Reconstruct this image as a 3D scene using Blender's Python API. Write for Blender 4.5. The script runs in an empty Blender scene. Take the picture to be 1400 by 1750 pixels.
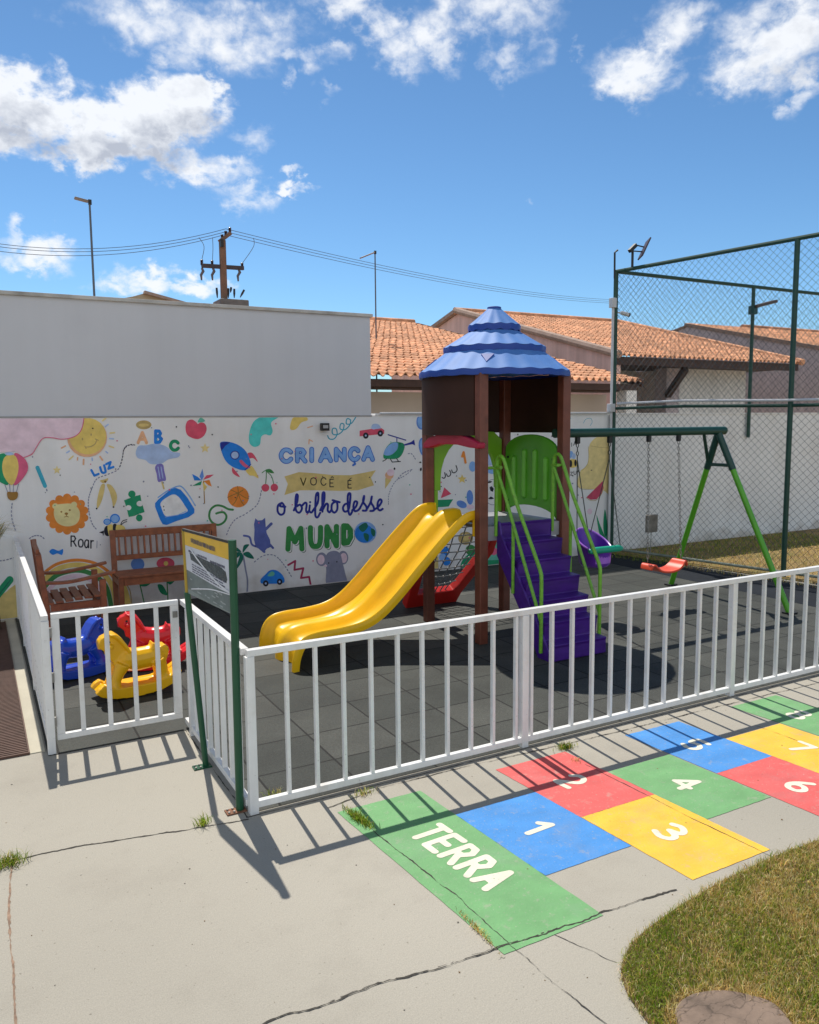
import bpy, bmesh, math, random
import numpy as np
from mathutils import Vector, Matrix, noise as mnoise
random.seed(7); RNG = np.random.default_rng(7)
S = bpy.context.scene
COL = S.collection
rad = math.radians

# ------------------------------------------------------------------ camera
H, FPX, YAW, PITCH, ROLL, IW, IH = 2.0, 1366.0, .500, .110, -.009, 1400, 1750
_f = Vector((math.sin(YAW), math.cos(YAW), 0)); _r = Vector((math.cos(YAW), -math.sin(YAW), 0)); _u = Vector((0, 0, 1))
FWD = math.cos(PITCH) * _f - math.sin(PITCH) * _u
_u1 = math.cos(PITCH) * _u + math.sin(PITCH) * _f
RGT = math.cos(ROLL) * _r + math.sin(ROLL) * _u1
UP = -math.sin(ROLL) * _r + math.cos(ROLL) * _u1
cd = bpy.data.cameras.new('camera'); cam = bpy.data.objects.new('camera', cd); COL.objects.link(cam)
cam.matrix_world = Matrix(((RGT.x, UP.x, -FWD.x, 0), (RGT.y, UP.y, -FWD.y, 0), (RGT.z, UP.z, -FWD.z, H), (0, 0, 0, 1)))
cd.sensor_fit = 'HORIZONTAL'; cd.sensor_width = 36; cd.lens = FPX / IW * 36; cd.clip_end = 2000; cd.clip_start = .05
S.camera = cam

def ray(x, y): return RGT * ((x - IW / 2) / FPX) + UP * (-(y - IH / 2) / FPX) + FWD
def onz(x, y, z=0):
    d = ray(x, y); t = (z - H) / d.z; return Vector((0, 0, H)) + d * t
def onY(x, y, Y):
    d = ray(x, y); t = Y / d.y; return Vector((0, 0, H)) + d * t
def onX(x, y, X):
    d = ray(x, y); t = X / d.x; return Vector((0, 0, H)) + d * t

# ------------------------------------------------------------------ sun, sky, exposure
SUNV = Vector((.075, 1, 1 / .595)).normalized()
SUN_EL = math.asin(SUNV.z); SUN_AZ = math.atan2(SUNV.x, SUNV.y)
sl = bpy.data.lights.new('sun', 'SUN'); sl.energy = 4.2; sl.angle = rad(.5); sl.color = (1, .945, .85)
so = bpy.data.objects.new('sun', sl); COL.objects.link(so); so.location = SUNV * 40
so.rotation_euler = (-SUNV).to_track_quat('-Z', 'Y').to_euler()
S.view_settings.view_transform = 'Standard'; S.view_settings.look = 'None'; S.view_settings.exposure = .13; S.view_settings.gamma = 1

W = bpy.data.worlds.new('World'); S.world = W; W.use_nodes = True
def build_world():
    nt = W.node_tree; nt.nodes.clear(); L = nt.links.new
    out = nt.nodes.new('ShaderNodeOutputWorld'); bg = nt.nodes.new('ShaderNodeBackground')
    sky = nt.nodes.new('ShaderNodeTexSky'); sky.sky_type = 'NISHITA'; sky.sun_disc = False
    sky.sun_elevation = SUN_EL; sky.sun_rotation = SUN_AZ; sky.air_density = 1.0; sky.dust_density = .3; sky.ozone_density = 2.2
    def clouds_group():
        g = bpy.data.node_groups.new('cloud_cover', 'ShaderNodeTree')
        g.interface.new_socket('az', in_out='INPUT', socket_type='NodeSocketFloat')
        g.interface.new_socket('el', in_out='INPUT', socket_type='NodeSocketFloat')
        g.interface.new_socket('cover', in_out='OUTPUT', socket_type='NodeSocketFloat')
        gi = g.nodes.new('NodeGroupInput'); go = g.nodes.new('NodeGroupOutput'); K = g.links.new
        def M(op, a, b=None, c=None, clamp=False):
            n = g.nodes.new('ShaderNodeMath'); n.operation = op; n.use_clamp = clamp
            for i, s in enumerate((a, b, c)):
                if s is None: continue
                if hasattr(s, 'is_linked'): K(s, n.inputs[i])
                else: n.inputs[i].default_value = s
            return n.outputs[0]
        cx = g.nodes.new('ShaderNodeCombineXYZ'); K(gi.outputs['az'], cx.inputs[0]); K(gi.outputs['el'], cx.inputs[1])
        def fbm(scale, det, dist, seed):
            n = g.nodes.new('ShaderNodeTexNoise'); n.inputs['Scale'].default_value = scale; n.inputs['Detail'].default_value = det
            n.inputs['Distortion'].default_value = dist; n.inputs['Roughness'].default_value = .58
            mp = g.nodes.new('ShaderNodeMapping'); mp.inputs['Location'].default_value = (seed, seed * .7, seed * .3); mp.inputs['Scale'].default_value = (1, 1.35, 1)
            K(cx.outputs[0], mp.inputs[0]); K(mp.outputs[0], n.inputs['Vector']); return n.outputs['Fac']
        n1 = fbm(10, 10, .25, 3.1); n2 = fbm(34, 9, .3, 7.7); wa = fbm(13, 6, .2, 12.3); wb = fbm(13, 6, .2, 31.9); wc = fbm(48, 5, .2, 5.5)
        AZ = M('ADD', gi.outputs['az'], M('ADD', M('MULTIPLY', M('SUBTRACT', wa, .5), .10), M('MULTIPLY', M('SUBTRACT', wc, .5), .05)))
        EL = M('ADD', gi.outputs['el'], M('ADD', M('MULTIPLY', M('SUBTRACT', wb, .5), .07), M('MULTIPLY', M('SUBTRACT', wc, .5), .04)))
        blobs = [(15, 162, 66, 38, 1.65), (85, 198, 72, 38, 1.75), (170, 210, 72, 34, 1.75), (255, 208, 66, 33, 1.75), (330, 182, 47, 34, 1.9), (345, 160, 32, 26, 1.6), (20, 215, 56, 28, 1.4), (160, 255, 90, 20, 1.2), (255, 260, 62, 16, 1.0),
                 (250, 20, 115, 38, .72), (390, 55, 110, 48, .80), (520, 100, 75, 20, .66), (300, 85, 42, 34, .55), (160, 8, 70, 22, .40), (590, 108, 25, 9, .4),
                 (355, 290, 72, 26, .95), (410, 345, 52, 24, .85), (435, 240, 34, 26, .62), (505, 300, 20, 10, .6), (503, 328, 22, 10, .68), (500, 146, 16, 16, .5), (560, 150, 14, 20, .35),
                 (600, 12, 60, 30, .7), (655, 45, 40, 34, .75), (690, 90, 48, 36, .72), (745, 45, 50, 40, .70), (760, 95, 28, 36, .62), (860, 20, 95, 42, .66), (865, 112, 42, 24, .52), (985, 85, 28, 10, .40), (905, 60, 30, 50, .45),
                 (1095, 122, 72, 34, .95), (1150, 55, 55, 55, .70), (1190, 10, 40, 25, .6), (1330, 65, 90, 55, 1.05), (1250, 130, 62, 26, .78), (1375, 140, 26, 34, .66), (1210, 160, 26, 14, .4),
                 (65, 435, 60, 20, .95), (5, 400, 22, 20, .6), (95, 385, 16, 8, .4), (235, 490, 66, 20, 1.0), (330, 500, 62, 16, .85), (910, 343, 14, 7, .33),
                 (1800, 200, 160, 60, .9), (2300, 0, 200, 80, .9), (-500, 150, 160, 60, .9), (-900, 380, 200, 40, .8), (1900, 520, 200, 25, .8)]
        tot = None
        for (x, y, rx, ry, amp) in blobs:
            d = ray(x, y).normalized(); a = math.atan2(d.x, d.y); e = math.asin(d.z)
            k = 1 / FPX / max(.3, math.cos(e))
            k = k * FWD.dot(d) ** 1.0
            ax = M('DIVIDE', M('SUBTRACT', AZ, a), rx * k * 1.05); ay = M('DIVIDE', M('SUBTRACT', EL, e), ry / FPX * .97)
            q = M('ADD', M('MULTIPLY', ax, ax), M('MULTIPLY', ay, ay))
            v = M('MULTIPLY', M('POWER', 2.718, M('MULTIPLY', q, -.75)), amp)
            tot = v if tot is None else M('MAXIMUM', tot, v)
        # unseen broad cloud bank behind the viewer, added as neutral fill light
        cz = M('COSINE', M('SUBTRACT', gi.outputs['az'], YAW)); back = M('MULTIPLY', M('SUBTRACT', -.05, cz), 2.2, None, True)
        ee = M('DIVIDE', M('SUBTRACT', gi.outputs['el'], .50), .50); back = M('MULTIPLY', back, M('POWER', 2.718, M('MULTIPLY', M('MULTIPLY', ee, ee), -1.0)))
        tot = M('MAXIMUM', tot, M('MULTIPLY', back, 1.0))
        nz = M('ADD', M('MULTIPLY', M('SUBTRACT', n1, .5), 2.3), M('MULTIPLY', M('SUBTRACT', n2, .5), 1.5))
        K(M('SUBTRACT', M('MULTIPLY', tot, M('ADD', M('MULTIPLY', nz, .95), 1.0)), M('MULTIPLY', M('SUBTRACT', .5, n2), .25)), go.inputs['cover'])
        return g
    G = clouds_group()
    tc = nt.nodes.new('ShaderNodeTexCoord'); sp = nt.nodes.new('ShaderNodeSeparateXYZ'); L(tc.outputs['Generated'], sp.inputs[0])
    def M(op, a, b=None, clamp=False):
        n = nt.nodes.new('ShaderNodeMath'); n.operation = op; n.use_clamp = clamp
        for i, s in enumerate((a, b)):
            if s is None: continue
            if hasattr(s, 'is_linked'): L(s, n.inputs[i])
            else: n.inputs[i].default_value = s
        return n.outputs[0]
    az = M('ARCTAN2', sp.outputs[0], sp.outputs[1]); el = M('ARCSINE', sp.outputs[2])
    def cover(da, de):
        n = nt.nodes.new('ShaderNodeGroup'); n.node_tree = G
        L(M('ADD', az, da), n.inputs[0]); L(M('ADD', el, de), n.inputs[1]); return n.outputs[0]
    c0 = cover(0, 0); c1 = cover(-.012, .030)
    mr = nt.nodes.new('ShaderNodeMapRange'); mr.interpolation_type = 'SMOOTHSTEP'; mr.inputs[1].default_value = .20; mr.inputs[2].default_value = .98
    L(c0, mr.inputs[0])
    # cloud brightness: less light where more cloud stands above, towards the sun
    sh = nt.nodes.new('ShaderNodeMapRange'); sh.inputs[1].default_value = .65; sh.inputs[2].default_value = 1.5; L(M('ADD', M('MULTIPLY', c1, .75), M('MULTIPLY', c0, .25)), sh.inputs[0])
    ccol = nt.nodes.new('ShaderNodeMixRGB'); ccol.inputs[1].default_value = (.90, .92, .95, 1); ccol.inputs[2].default_value = (.48, .51, .58, 1); L(sh.outputs[0], ccol.inputs[0])
    sm = nt.nodes.new('ShaderNodeMixRGB'); sm.blend_type = 'MULTIPLY'; sm.inputs[0].default_value = 1; L(sky.outputs[0], sm.inputs[1])
    gr = nt.nodes.new('ShaderNodeMapRange'); gr.inputs[1].default_value = .10; gr.inputs[2].default_value = .80; L(el, gr.inputs[0])
    gc = nt.nodes.new('ShaderNodeMixRGB'); gc.inputs[1].default_value = (.84, 1.20, 1.46, 1); gc.inputs[2].default_value = (.48, .73, .89, 1); L(gr.outputs[0], gc.inputs[0])
    gz = nt.nodes.new('ShaderNodeMapRange'); gz.inputs[1].default_value = .78; gz.inputs[2].default_value = 1.25; gz.inputs[3].default_value = 1; gz.inputs[4].default_value = .5; L(el, gz.inputs[0]); gm_ = nt.nodes.new('ShaderNodeMixRGB'); gm_.blend_type = 'MULTIPLY'; gm_.inputs[0].default_value = 1; L(gc.outputs[0], gm_.inputs[1]); L(gz.outputs[0], gm_.inputs[2]); L(gm_.outputs[0], sm.inputs[2])
    # scale clouds so that the common background strength brings them to their radiance
    STR = .083
    cs = nt.nodes.new('ShaderNodeMixRGB'); cs.blend_type = 'MULTIPLY'; cs.inputs[0].default_value = 1; cs.inputs[2].default_value = (1 / STR, 1 / STR, 1 / STR, 1); L(ccol.outputs[0], cs.inputs[1])
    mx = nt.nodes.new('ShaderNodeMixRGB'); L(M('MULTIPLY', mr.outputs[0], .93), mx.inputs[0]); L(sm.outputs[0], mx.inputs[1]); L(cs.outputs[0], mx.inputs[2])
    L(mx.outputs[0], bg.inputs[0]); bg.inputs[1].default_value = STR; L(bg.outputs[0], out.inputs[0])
build_world()

# ------------------------------------------------------------------ materials
MATS = {}
def mat(name, col, rough=.6, var=.12, vscale=6, bump=0, bscale=60, metal=0, spec=.5, spots=0, dirt=None, dscale=1.5, coat=0):
    if name in MATS: return MATS[name]
    m = bpy.data.materials.new(name); m.use_nodes = True; nt = m.node_tree; L = nt.links.new
    b = nt.nodes['Principled BSDF']; b.inputs['Roughness'].default_value = rough; b.inputs['Metallic'].default_value = metal
    b.inputs['Specular IOR Level'].default_value = spec
    if coat: b.inputs['Coat Weight'].default_value = coat; b.inputs['Coat Roughness'].default_value = .15
    tc = nt.nodes.new('ShaderNodeTexCoord')
    n = nt.nodes.new('ShaderNodeTexNoise'); n.inputs['Scale'].default_value = vscale; n.inputs['Detail'].default_value = 6; L(tc.outputs['Object'], n.inputs['Vector'])
    r = nt.nodes.new('ShaderNodeMapRange'); r.inputs[1].default_value = .3; r.inputs[2].default_value = .7; r.inputs[3].default_value = 1 - var; r.inputs[4].default_value = 1 + var * .6; L(n.outputs['Fac'], r.inputs[0])
    mx = nt.nodes.new('ShaderNodeMixRGB'); mx.blend_type = 'MULTIPLY'; mx.inputs[0].default_value = 1; mx.inputs[1].default_value = (*col, 1); L(r.outputs[0], mx.inputs[2])
    c = mx.outputs[0]
    if dirt:
        d = nt.nodes.new('ShaderNodeTexNoise'); d.inputs['Scale'].default_value = dscale; d.inputs['Detail'].default_value = 9; d.inputs['Roughness'].default_value = .65; L(tc.outputs['Object'], d.inputs['Vector'])
        dr = nt.nodes.new('ShaderNodeMapRange'); dr.inputs[1].default_value = .52; dr.inputs[2].default_value = .72; dr.inputs[4].default_value = dirt[1]; L(d.outputs['Fac'], dr.inputs[0])
        m2 = nt.nodes.new('ShaderNodeMixRGB'); m2.inputs[2].default_value = (*dirt[0], 1); L(dr.outputs[0], m2.inputs[0]); L(c, m2.inputs[1]); c = m2.outputs[0]
    if spots:
        d = nt.nodes.new('ShaderNodeTexNoise'); d.inputs['Scale'].default_value = 55; d.inputs['Detail'].default_value = 3; L(tc.outputs['Object'], d.inputs['Vector'])
        dr = nt.nodes.new('ShaderNodeMapRange'); dr.inputs[1].default_value = .68; dr.inputs[2].default_value = .74; dr.inputs[4].default_value = spots; L(d.outputs['Fac'], dr.inputs[0])
        m3 = nt.nodes.new('ShaderNodeMixRGB'); m3.inputs[2].default_value = (col[0] * .35, col[1] * .33, col[2] * .3, 1); L(dr.outputs[0], m3.inputs[0]); L(c, m3.inputs[1]); c = m3.outputs[0]
    L(c, b.inputs['Base Color'])
    if bump:
        bn = nt.nodes.new('ShaderNodeTexNoise'); bn.inputs['Scale'].default_value = bscale; bn.inputs['Detail'].default_value = 5; L(tc.outputs['Object'], bn.inputs['Vector'])
        bb = nt.nodes.new('ShaderNodeBump'); bb.inputs['Strength'].default_value = bump; bb.inputs['Distance'].default_value = .01; L(bn.outputs['Fac'], bb.inputs['Height']); L(bb.outputs[0], b.inputs['Normal'])
    MATS[name] = m; return m

def lin(v): v /= 255; return v / 12.92 if v <= .04045 else ((v + .055) / 1.055) ** 2.4
def P(r, g, b, k=2.2):     # the paint's own colour, from its look beside the white of the shaded wall
    v = [lin(c) * k for c in (r, g, b)]; f = min(1, .86 / max(v)); return tuple(c * f for c in v)

WHITE = mat('white enamel paint', (.86, .855, .84), .35, .05, 9, spots=.35, dirt=((.50, .42, .33), .38), dscale=4)
WALLM = mat('white wall paint', (.87, .86, .845), .8, .06, 1.3, bump=.12, bscale=45, dirt=((.68, .64, .58), .4), dscale=1.1)
BLDG = mat('pale grey render', (.64, .645, .67), .85, .05, .8, bump=.08, bscale=30, dirt=((.55, .555, .58), .35), dscale=.6)
def concrete():
    m = mat('weathered concrete', (.415, .384, .322), .85, .10, 1.1, bump=.25, bscale=70, spots=.55, dirt=((.335, .305, .255), .7), dscale=1.6)
    nt = m.node_tree; L = nt.links.new; b = nt.nodes['Principled BSDF']; src = b.inputs['Base Color'].links[0].from_socket
    tc = nt.nodes.new('ShaderNodeTexCoord'); v = nt.nodes.new('ShaderNodeTexNoise'); v.inputs['Scale'].default_value = 210; v.inputs['Detail'].default_value = 4; L(tc.outputs['Object'], v.inputs['Vector'])
    r = nt.nodes.new('ShaderNodeMapRange'); r.inputs[1].default_value = .3; r.inputs[2].default_value = .7; r.inputs[3].default_value = .86; r.inputs[4].default_value = 1.12; L(v.outputs['Fac'], r.inputs[0])
    x = nt.nodes.new('ShaderNodeMixRGB'); x.blend_type = 'MULTIPLY'; x.inputs[0].default_value = 1; L(src, x.inputs[1]); L(r.outputs[0], x.inputs[2]); L(x.outputs[0], b.inputs['Base Color'])
    return m
CONC = concrete()
def rubber_tiles():
    m = bpy.data.materials.new('rubber play tiles'); m.use_nodes = True; nt = m.node_tree; L = nt.links.new; b = nt.nodes['Principled BSDF']; b.inputs['Roughness'].default_value = .7
    b.inputs['Specular IOR Level'].default_value = .3
    tc = nt.nodes.new('ShaderNodeTexCoord'); mp = nt.nodes.new('ShaderNodeMapping'); mp.inputs['Location'].default_value = (-1.80 + .48 * 10, -5.57 + .436 * 14, 0); L(tc.outputs['Object'], mp.inputs[0])
    br = nt.nodes.new('ShaderNodeTexBrick'); br.offset = 0; br.inputs['Scale'].default_value = 1; br.inputs['Brick Width'].default_value = .48; br.inputs['Row Height'].default_value = .436
    br.inputs['Mortar Size'].default_value = .007; br.inputs['Mortar Smooth'].default_value = .2; br.inputs['Color1'].default_value = (.035, .039, .035, 1); br.inputs['Color2'].default_value = (.068, .070, .062, 1); br.inputs['Mortar'].default_value = (.004, .004, .004, 1)
    L(mp.outputs[0], br.inputs['Vector'])
    n = nt.nodes.new('ShaderNodeTexNoise'); n.inputs['Scale'].default_value = 120; n.inputs['Detail'].default_value = 4; L(tc.outputs['Object'], n.inputs['Vector'])
    n2 = nt.nodes.new('ShaderNodeTexNoise'); n2.inputs['Scale'].default_value = 2.2; n2.inputs['Detail'].default_value = 7; L(tc.outputs['Object'], n2.inputs['Vector'])
    def mr(s, a, c):
        r = nt.nodes.new('ShaderNodeMapRange'); r.inputs[1].default_value = .3; r.inputs[2].default_value = .7; r.inputs[3].default_value = a; r.inputs[4].default_value = c; L(s, r.inputs[0]); return r.outputs[0]
    def mul(a, s):
        x = nt.nodes.new('ShaderNodeMixRGB'); x.blend_type = 'MULTIPLY'; x.inputs[0].default_value = 1; L(a, x.inputs[1]); L(s, x.inputs[2]); return x.outputs[0]
    c = mul(mul(br.outputs[0], mr(n.outputs['Fac'], .7, 1.3)), mr(n2.outputs['Fac'], .75, 1.25))
    L(c, b.inputs['Base Color'])
    bb = nt.nodes.new('ShaderNodeBump'); bb.inputs['Strength'].default_value = .4; bb.inputs['Distance'].default_value = .01; ad = nt.nodes.new('ShaderNodeMath'); ad.operation = 'SUBTRACT'; L(n.outputs['Fac'], ad.inputs[0]); L(br.outputs['Fac'], ad.inputs[1]); L(ad.outputs[0], bb.inputs['Height']); L(bb.outputs[0], b.inputs['Normal'])
    return m
RUBBER = rubber_tiles()
NAVYRUB = mat('dark navy rubber', (.016, .020, .027), .9, .2, 3, bump=.2, bscale=120, spec=.2)
YELLOW = mat('yellow moulded plastic', (.97, .55, .008), .34, .05, 4, spec=.35)
HYEL = mat('yellow horse plastic', (.95, .50, .006), .3, .05, 6)
BLUEP = mat('blue horse plastic', (.014, .075, .58), .28, .05, 6)
REDH = mat('red horse plastic', (.74, .012, .025), .28, .05, 6)
REDP = mat('red moulded plastic', (.62, .025, .018), .33, .12, 4, dirt=((.35, .03, .02), .4))
MAGP = mat('crimson moulded plastic', (.42, .012, .05), .4, .12, 5)
LIME = mat('lime green plastic', (.22, .50, .025), .35, .1, 5)
GREENP = mat('green moulded plastic', (.10, .41, .018), .3, .1, 5)
GTUBE = mat('light green painted tube', (.19, .48, .035), .35, .2, 30, dirt=((.12, .16, .05), .5), dscale=14)
PURPLE = mat('purple moulded plastic', (.068, .012, .24), .4, .2, 5, dirt=((.075, .035, .16), .5), dscale=5)
PURP2 = mat('violet bucket plastic', (.14, .03, .42), .33, .08, 5)
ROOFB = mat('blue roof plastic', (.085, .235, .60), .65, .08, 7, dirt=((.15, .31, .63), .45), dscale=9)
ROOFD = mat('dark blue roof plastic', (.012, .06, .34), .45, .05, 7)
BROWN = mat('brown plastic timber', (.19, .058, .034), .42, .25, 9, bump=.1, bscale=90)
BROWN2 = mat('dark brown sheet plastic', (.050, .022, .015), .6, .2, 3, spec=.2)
DECKM = mat('grey metal deck', (.33, .33, .35), .5, .15, 8, metal=.3)
WOOD = mat('stained eucalyptus wood', (.29, .092, .038), .5, .35, 14, bump=.2, bscale=60)
DGREEN = mat('dark green enamel', (.010, .060, .042), .35, .15, 12)
SGREEN = mat('sign post green enamel', (.008, .085, .038), .35, .12, 12)
COURTG = mat('court fence green enamel', (.012, .062, .042), .45, .2, 10)
WIRE = mat('green coated wire', (.055, .085, .095), .5, .15, 10)
STEEL = mat('galvanised steel', (.34, .33, .31), .45, .25, 20, metal=.6)
PIPEW = mat('grey white conduit', (.62, .63, .64), .5, .12, 6)
BLACKM = mat('black plastic', (.015, .015, .016), .5, .1, 10)
ROPE = mat('braided rope', (.20, .205, .21), .9, .3, 60)
ROPEL = mat('rope knot plastic', (.55, .55, .52), .6, .1, 60)
TERRA_T = mat('clay roof tile', (.80, .40, .215), .85, .40, 5.5, bump=.1, bscale=50, dirt=((.55, .29, .17), .38), dscale=6)
PINKW = mat('faded pink render', (.88, .58, .50), .9, .12, 1.4, bump=.1, bscale=25, dirt=((.66, .44, .38), .5), dscale=1.2)
BEIGEW = mat('beige render', (.60, .50, .40), .9, .08, 1.2, dirt=((.42, .35, .28), .4), dscale=.8)
GREYW = mat('light grey render', (.80, .78, .73), .9, .1, 1.0, dirt=((.45, .43, .40), .4), dscale=.9)
MAUVEW = mat('grey mauve render', (.52, .44, .44), .9, .1, 1.0, dirt=((.42, .36, .36), .4), dscale=.9)
DWOOD = mat('dark roof timber', (.06, .028, .018), .7, .2, 8)
POLEC = mat('weathered pole concrete', (.20, .12, .08), .85, .2, 4)
GRATE = mat('brown drain plastic', (.12, .062, .044), .7, .2, 12, dirt=((.16, .09, .07), .5), dscale=5)
DARKV = mat('dark void', (.012, .011, .010), .9, .1, 10)
JOINT = mat('joint soil', (.060, .053, .044), .95, .6, 30)
RUST = mat('rusty plate', (.25, .11, .06), .8, .4, 40)

def streaks(m, lo, hi, sc=(2.2, 2.2, .10), nsc=2.0, detail=8):
    nt = m.node_tree; L = nt.links.new; b = nt.nodes['Principled BSDF']; src = b.inputs['Base Color'].links[0].from_socket
    tc = nt.nodes.new('ShaderNodeTexCoord'); mp = nt.nodes.new('ShaderNodeMapping'); mp.inputs['Scale'].default_value = sc; L(tc.outputs['Object'], mp.inputs[0])
    n = nt.nodes.new('ShaderNodeTexNoise'); n.inputs['Scale'].default_value = nsc; n.inputs['Detail'].default_value = detail; n.inputs['Roughness'].default_value = .6; L(mp.outputs[0], n.inputs['Vector'])
    r = nt.nodes.new('ShaderNodeMapRange'); r.inputs[1].default_value = .35; r.inputs[2].default_value = .68; r.inputs[3].default_value = hi; r.inputs[4].default_value = lo; L(n.outputs['Fac'], r.inputs[0])
    x = nt.nodes.new('ShaderNodeMixRGB'); x.blend_type = 'MULTIPLY'; x.inputs[0].default_value = 1; L(src, x.inputs[1]); L(r.outputs[0], x.inputs[2]); L(x.outputs[0], b.inputs['Base Color'])
streaks(BLDG, .975, 1.01); streaks(WALLM, .95, 1.02); streaks(GREYW, .88, 1.03); streaks(PINKW, .8, 1.05); streaks(MAUVEW, .85, 1.04); streaks(WHITE, .93, 1.02, (9, 9, .8))
streaks(CONC, .82, 1.06, (1, 1, 1), .55, 9); streaks(YELLOW, .90, 1.03, (1.2, 9, 1.2), 3); streaks(TERRA_T, .82, 1.08, (1, 1, 1), .8, 7); streaks(PURPLE, .8, 1.15, (1, 5, 5), 4)
def per_tile(m, sc, amt):
    nt = m.node_tree; L = nt.links.new; b = nt.nodes['Principled BSDF']; src = b.inputs['Base Color'].links[0].from_socket
    tc = nt.nodes.new('ShaderNodeTexCoord'); v = nt.nodes.new('ShaderNodeTexVoronoi'); v.inputs['Scale'].default_value = sc; L(tc.outputs['Object'], v.inputs['Vector'])
    sp = nt.nodes.new('ShaderNodeSeparateColor'); L(v.outputs['Color'], sp.inputs[0]); r = nt.nodes.new('ShaderNodeMapRange'); r.inputs[3].default_value = 1 - amt; r.inputs[4].default_value = 1 + amt * .6; L(sp.outputs[0], r.inputs[0])
    x = nt.nodes.new('ShaderNodeMixRGB'); x.blend_type = 'MULTIPLY'; x.inputs[0].default_value = 1; L(src, x.inputs[1]); L(r.outputs[0], x.inputs[2]); L(x.outputs[0], b.inputs['Base Color'])
per_tile(TERRA_T, 4.2, .26)
def splash(m, col, top):                # mud splashed up the foot of the wall, ragged
    nt = m.node_tree; L = nt.links.new; b = nt.nodes['Principled BSDF']; src = b.inputs['Base Color'].links[0].from_socket
    ge = nt.nodes.new('ShaderNodeNewGeometry'); sp = nt.nodes.new('ShaderNodeSeparateXYZ'); L(ge.outputs['Position'], sp.inputs[0]); n = nt.nodes.new('ShaderNodeTexNoise'); n.inputs['Scale'].default_value = 3.5; n.inputs['Detail'].default_value = 9; L(ge.outputs['Position'], n.inputs['Vector'])
    h = nt.nodes.new('ShaderNodeMapRange'); h.inputs[1].default_value = 0; h.inputs[2].default_value = top; h.inputs[3].default_value = .22; h.inputs[4].default_value = -.3; L(sp.outputs[2], h.inputs[0]); ad = nt.nodes.new('ShaderNodeMath'); L(n.outputs['Fac'], ad.inputs[0]); L(h.outputs[0], ad.inputs[1])
    r = nt.nodes.new('ShaderNodeMapRange'); r.inputs[1].default_value = .5; r.inputs[2].default_value = .72; r.inputs[4].default_value = .55; L(ad.outputs[0], r.inputs[0]); x = nt.nodes.new('ShaderNodeMixRGB'); x.inputs[2].default_value = (*col, 1); L(r.outputs[0], x.inputs[0]); L(src, x.inputs[1]); L(x.outputs[0], b.inputs['Base Color'])
splash(WALLM, (.46, .40, .33), .45)

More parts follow.
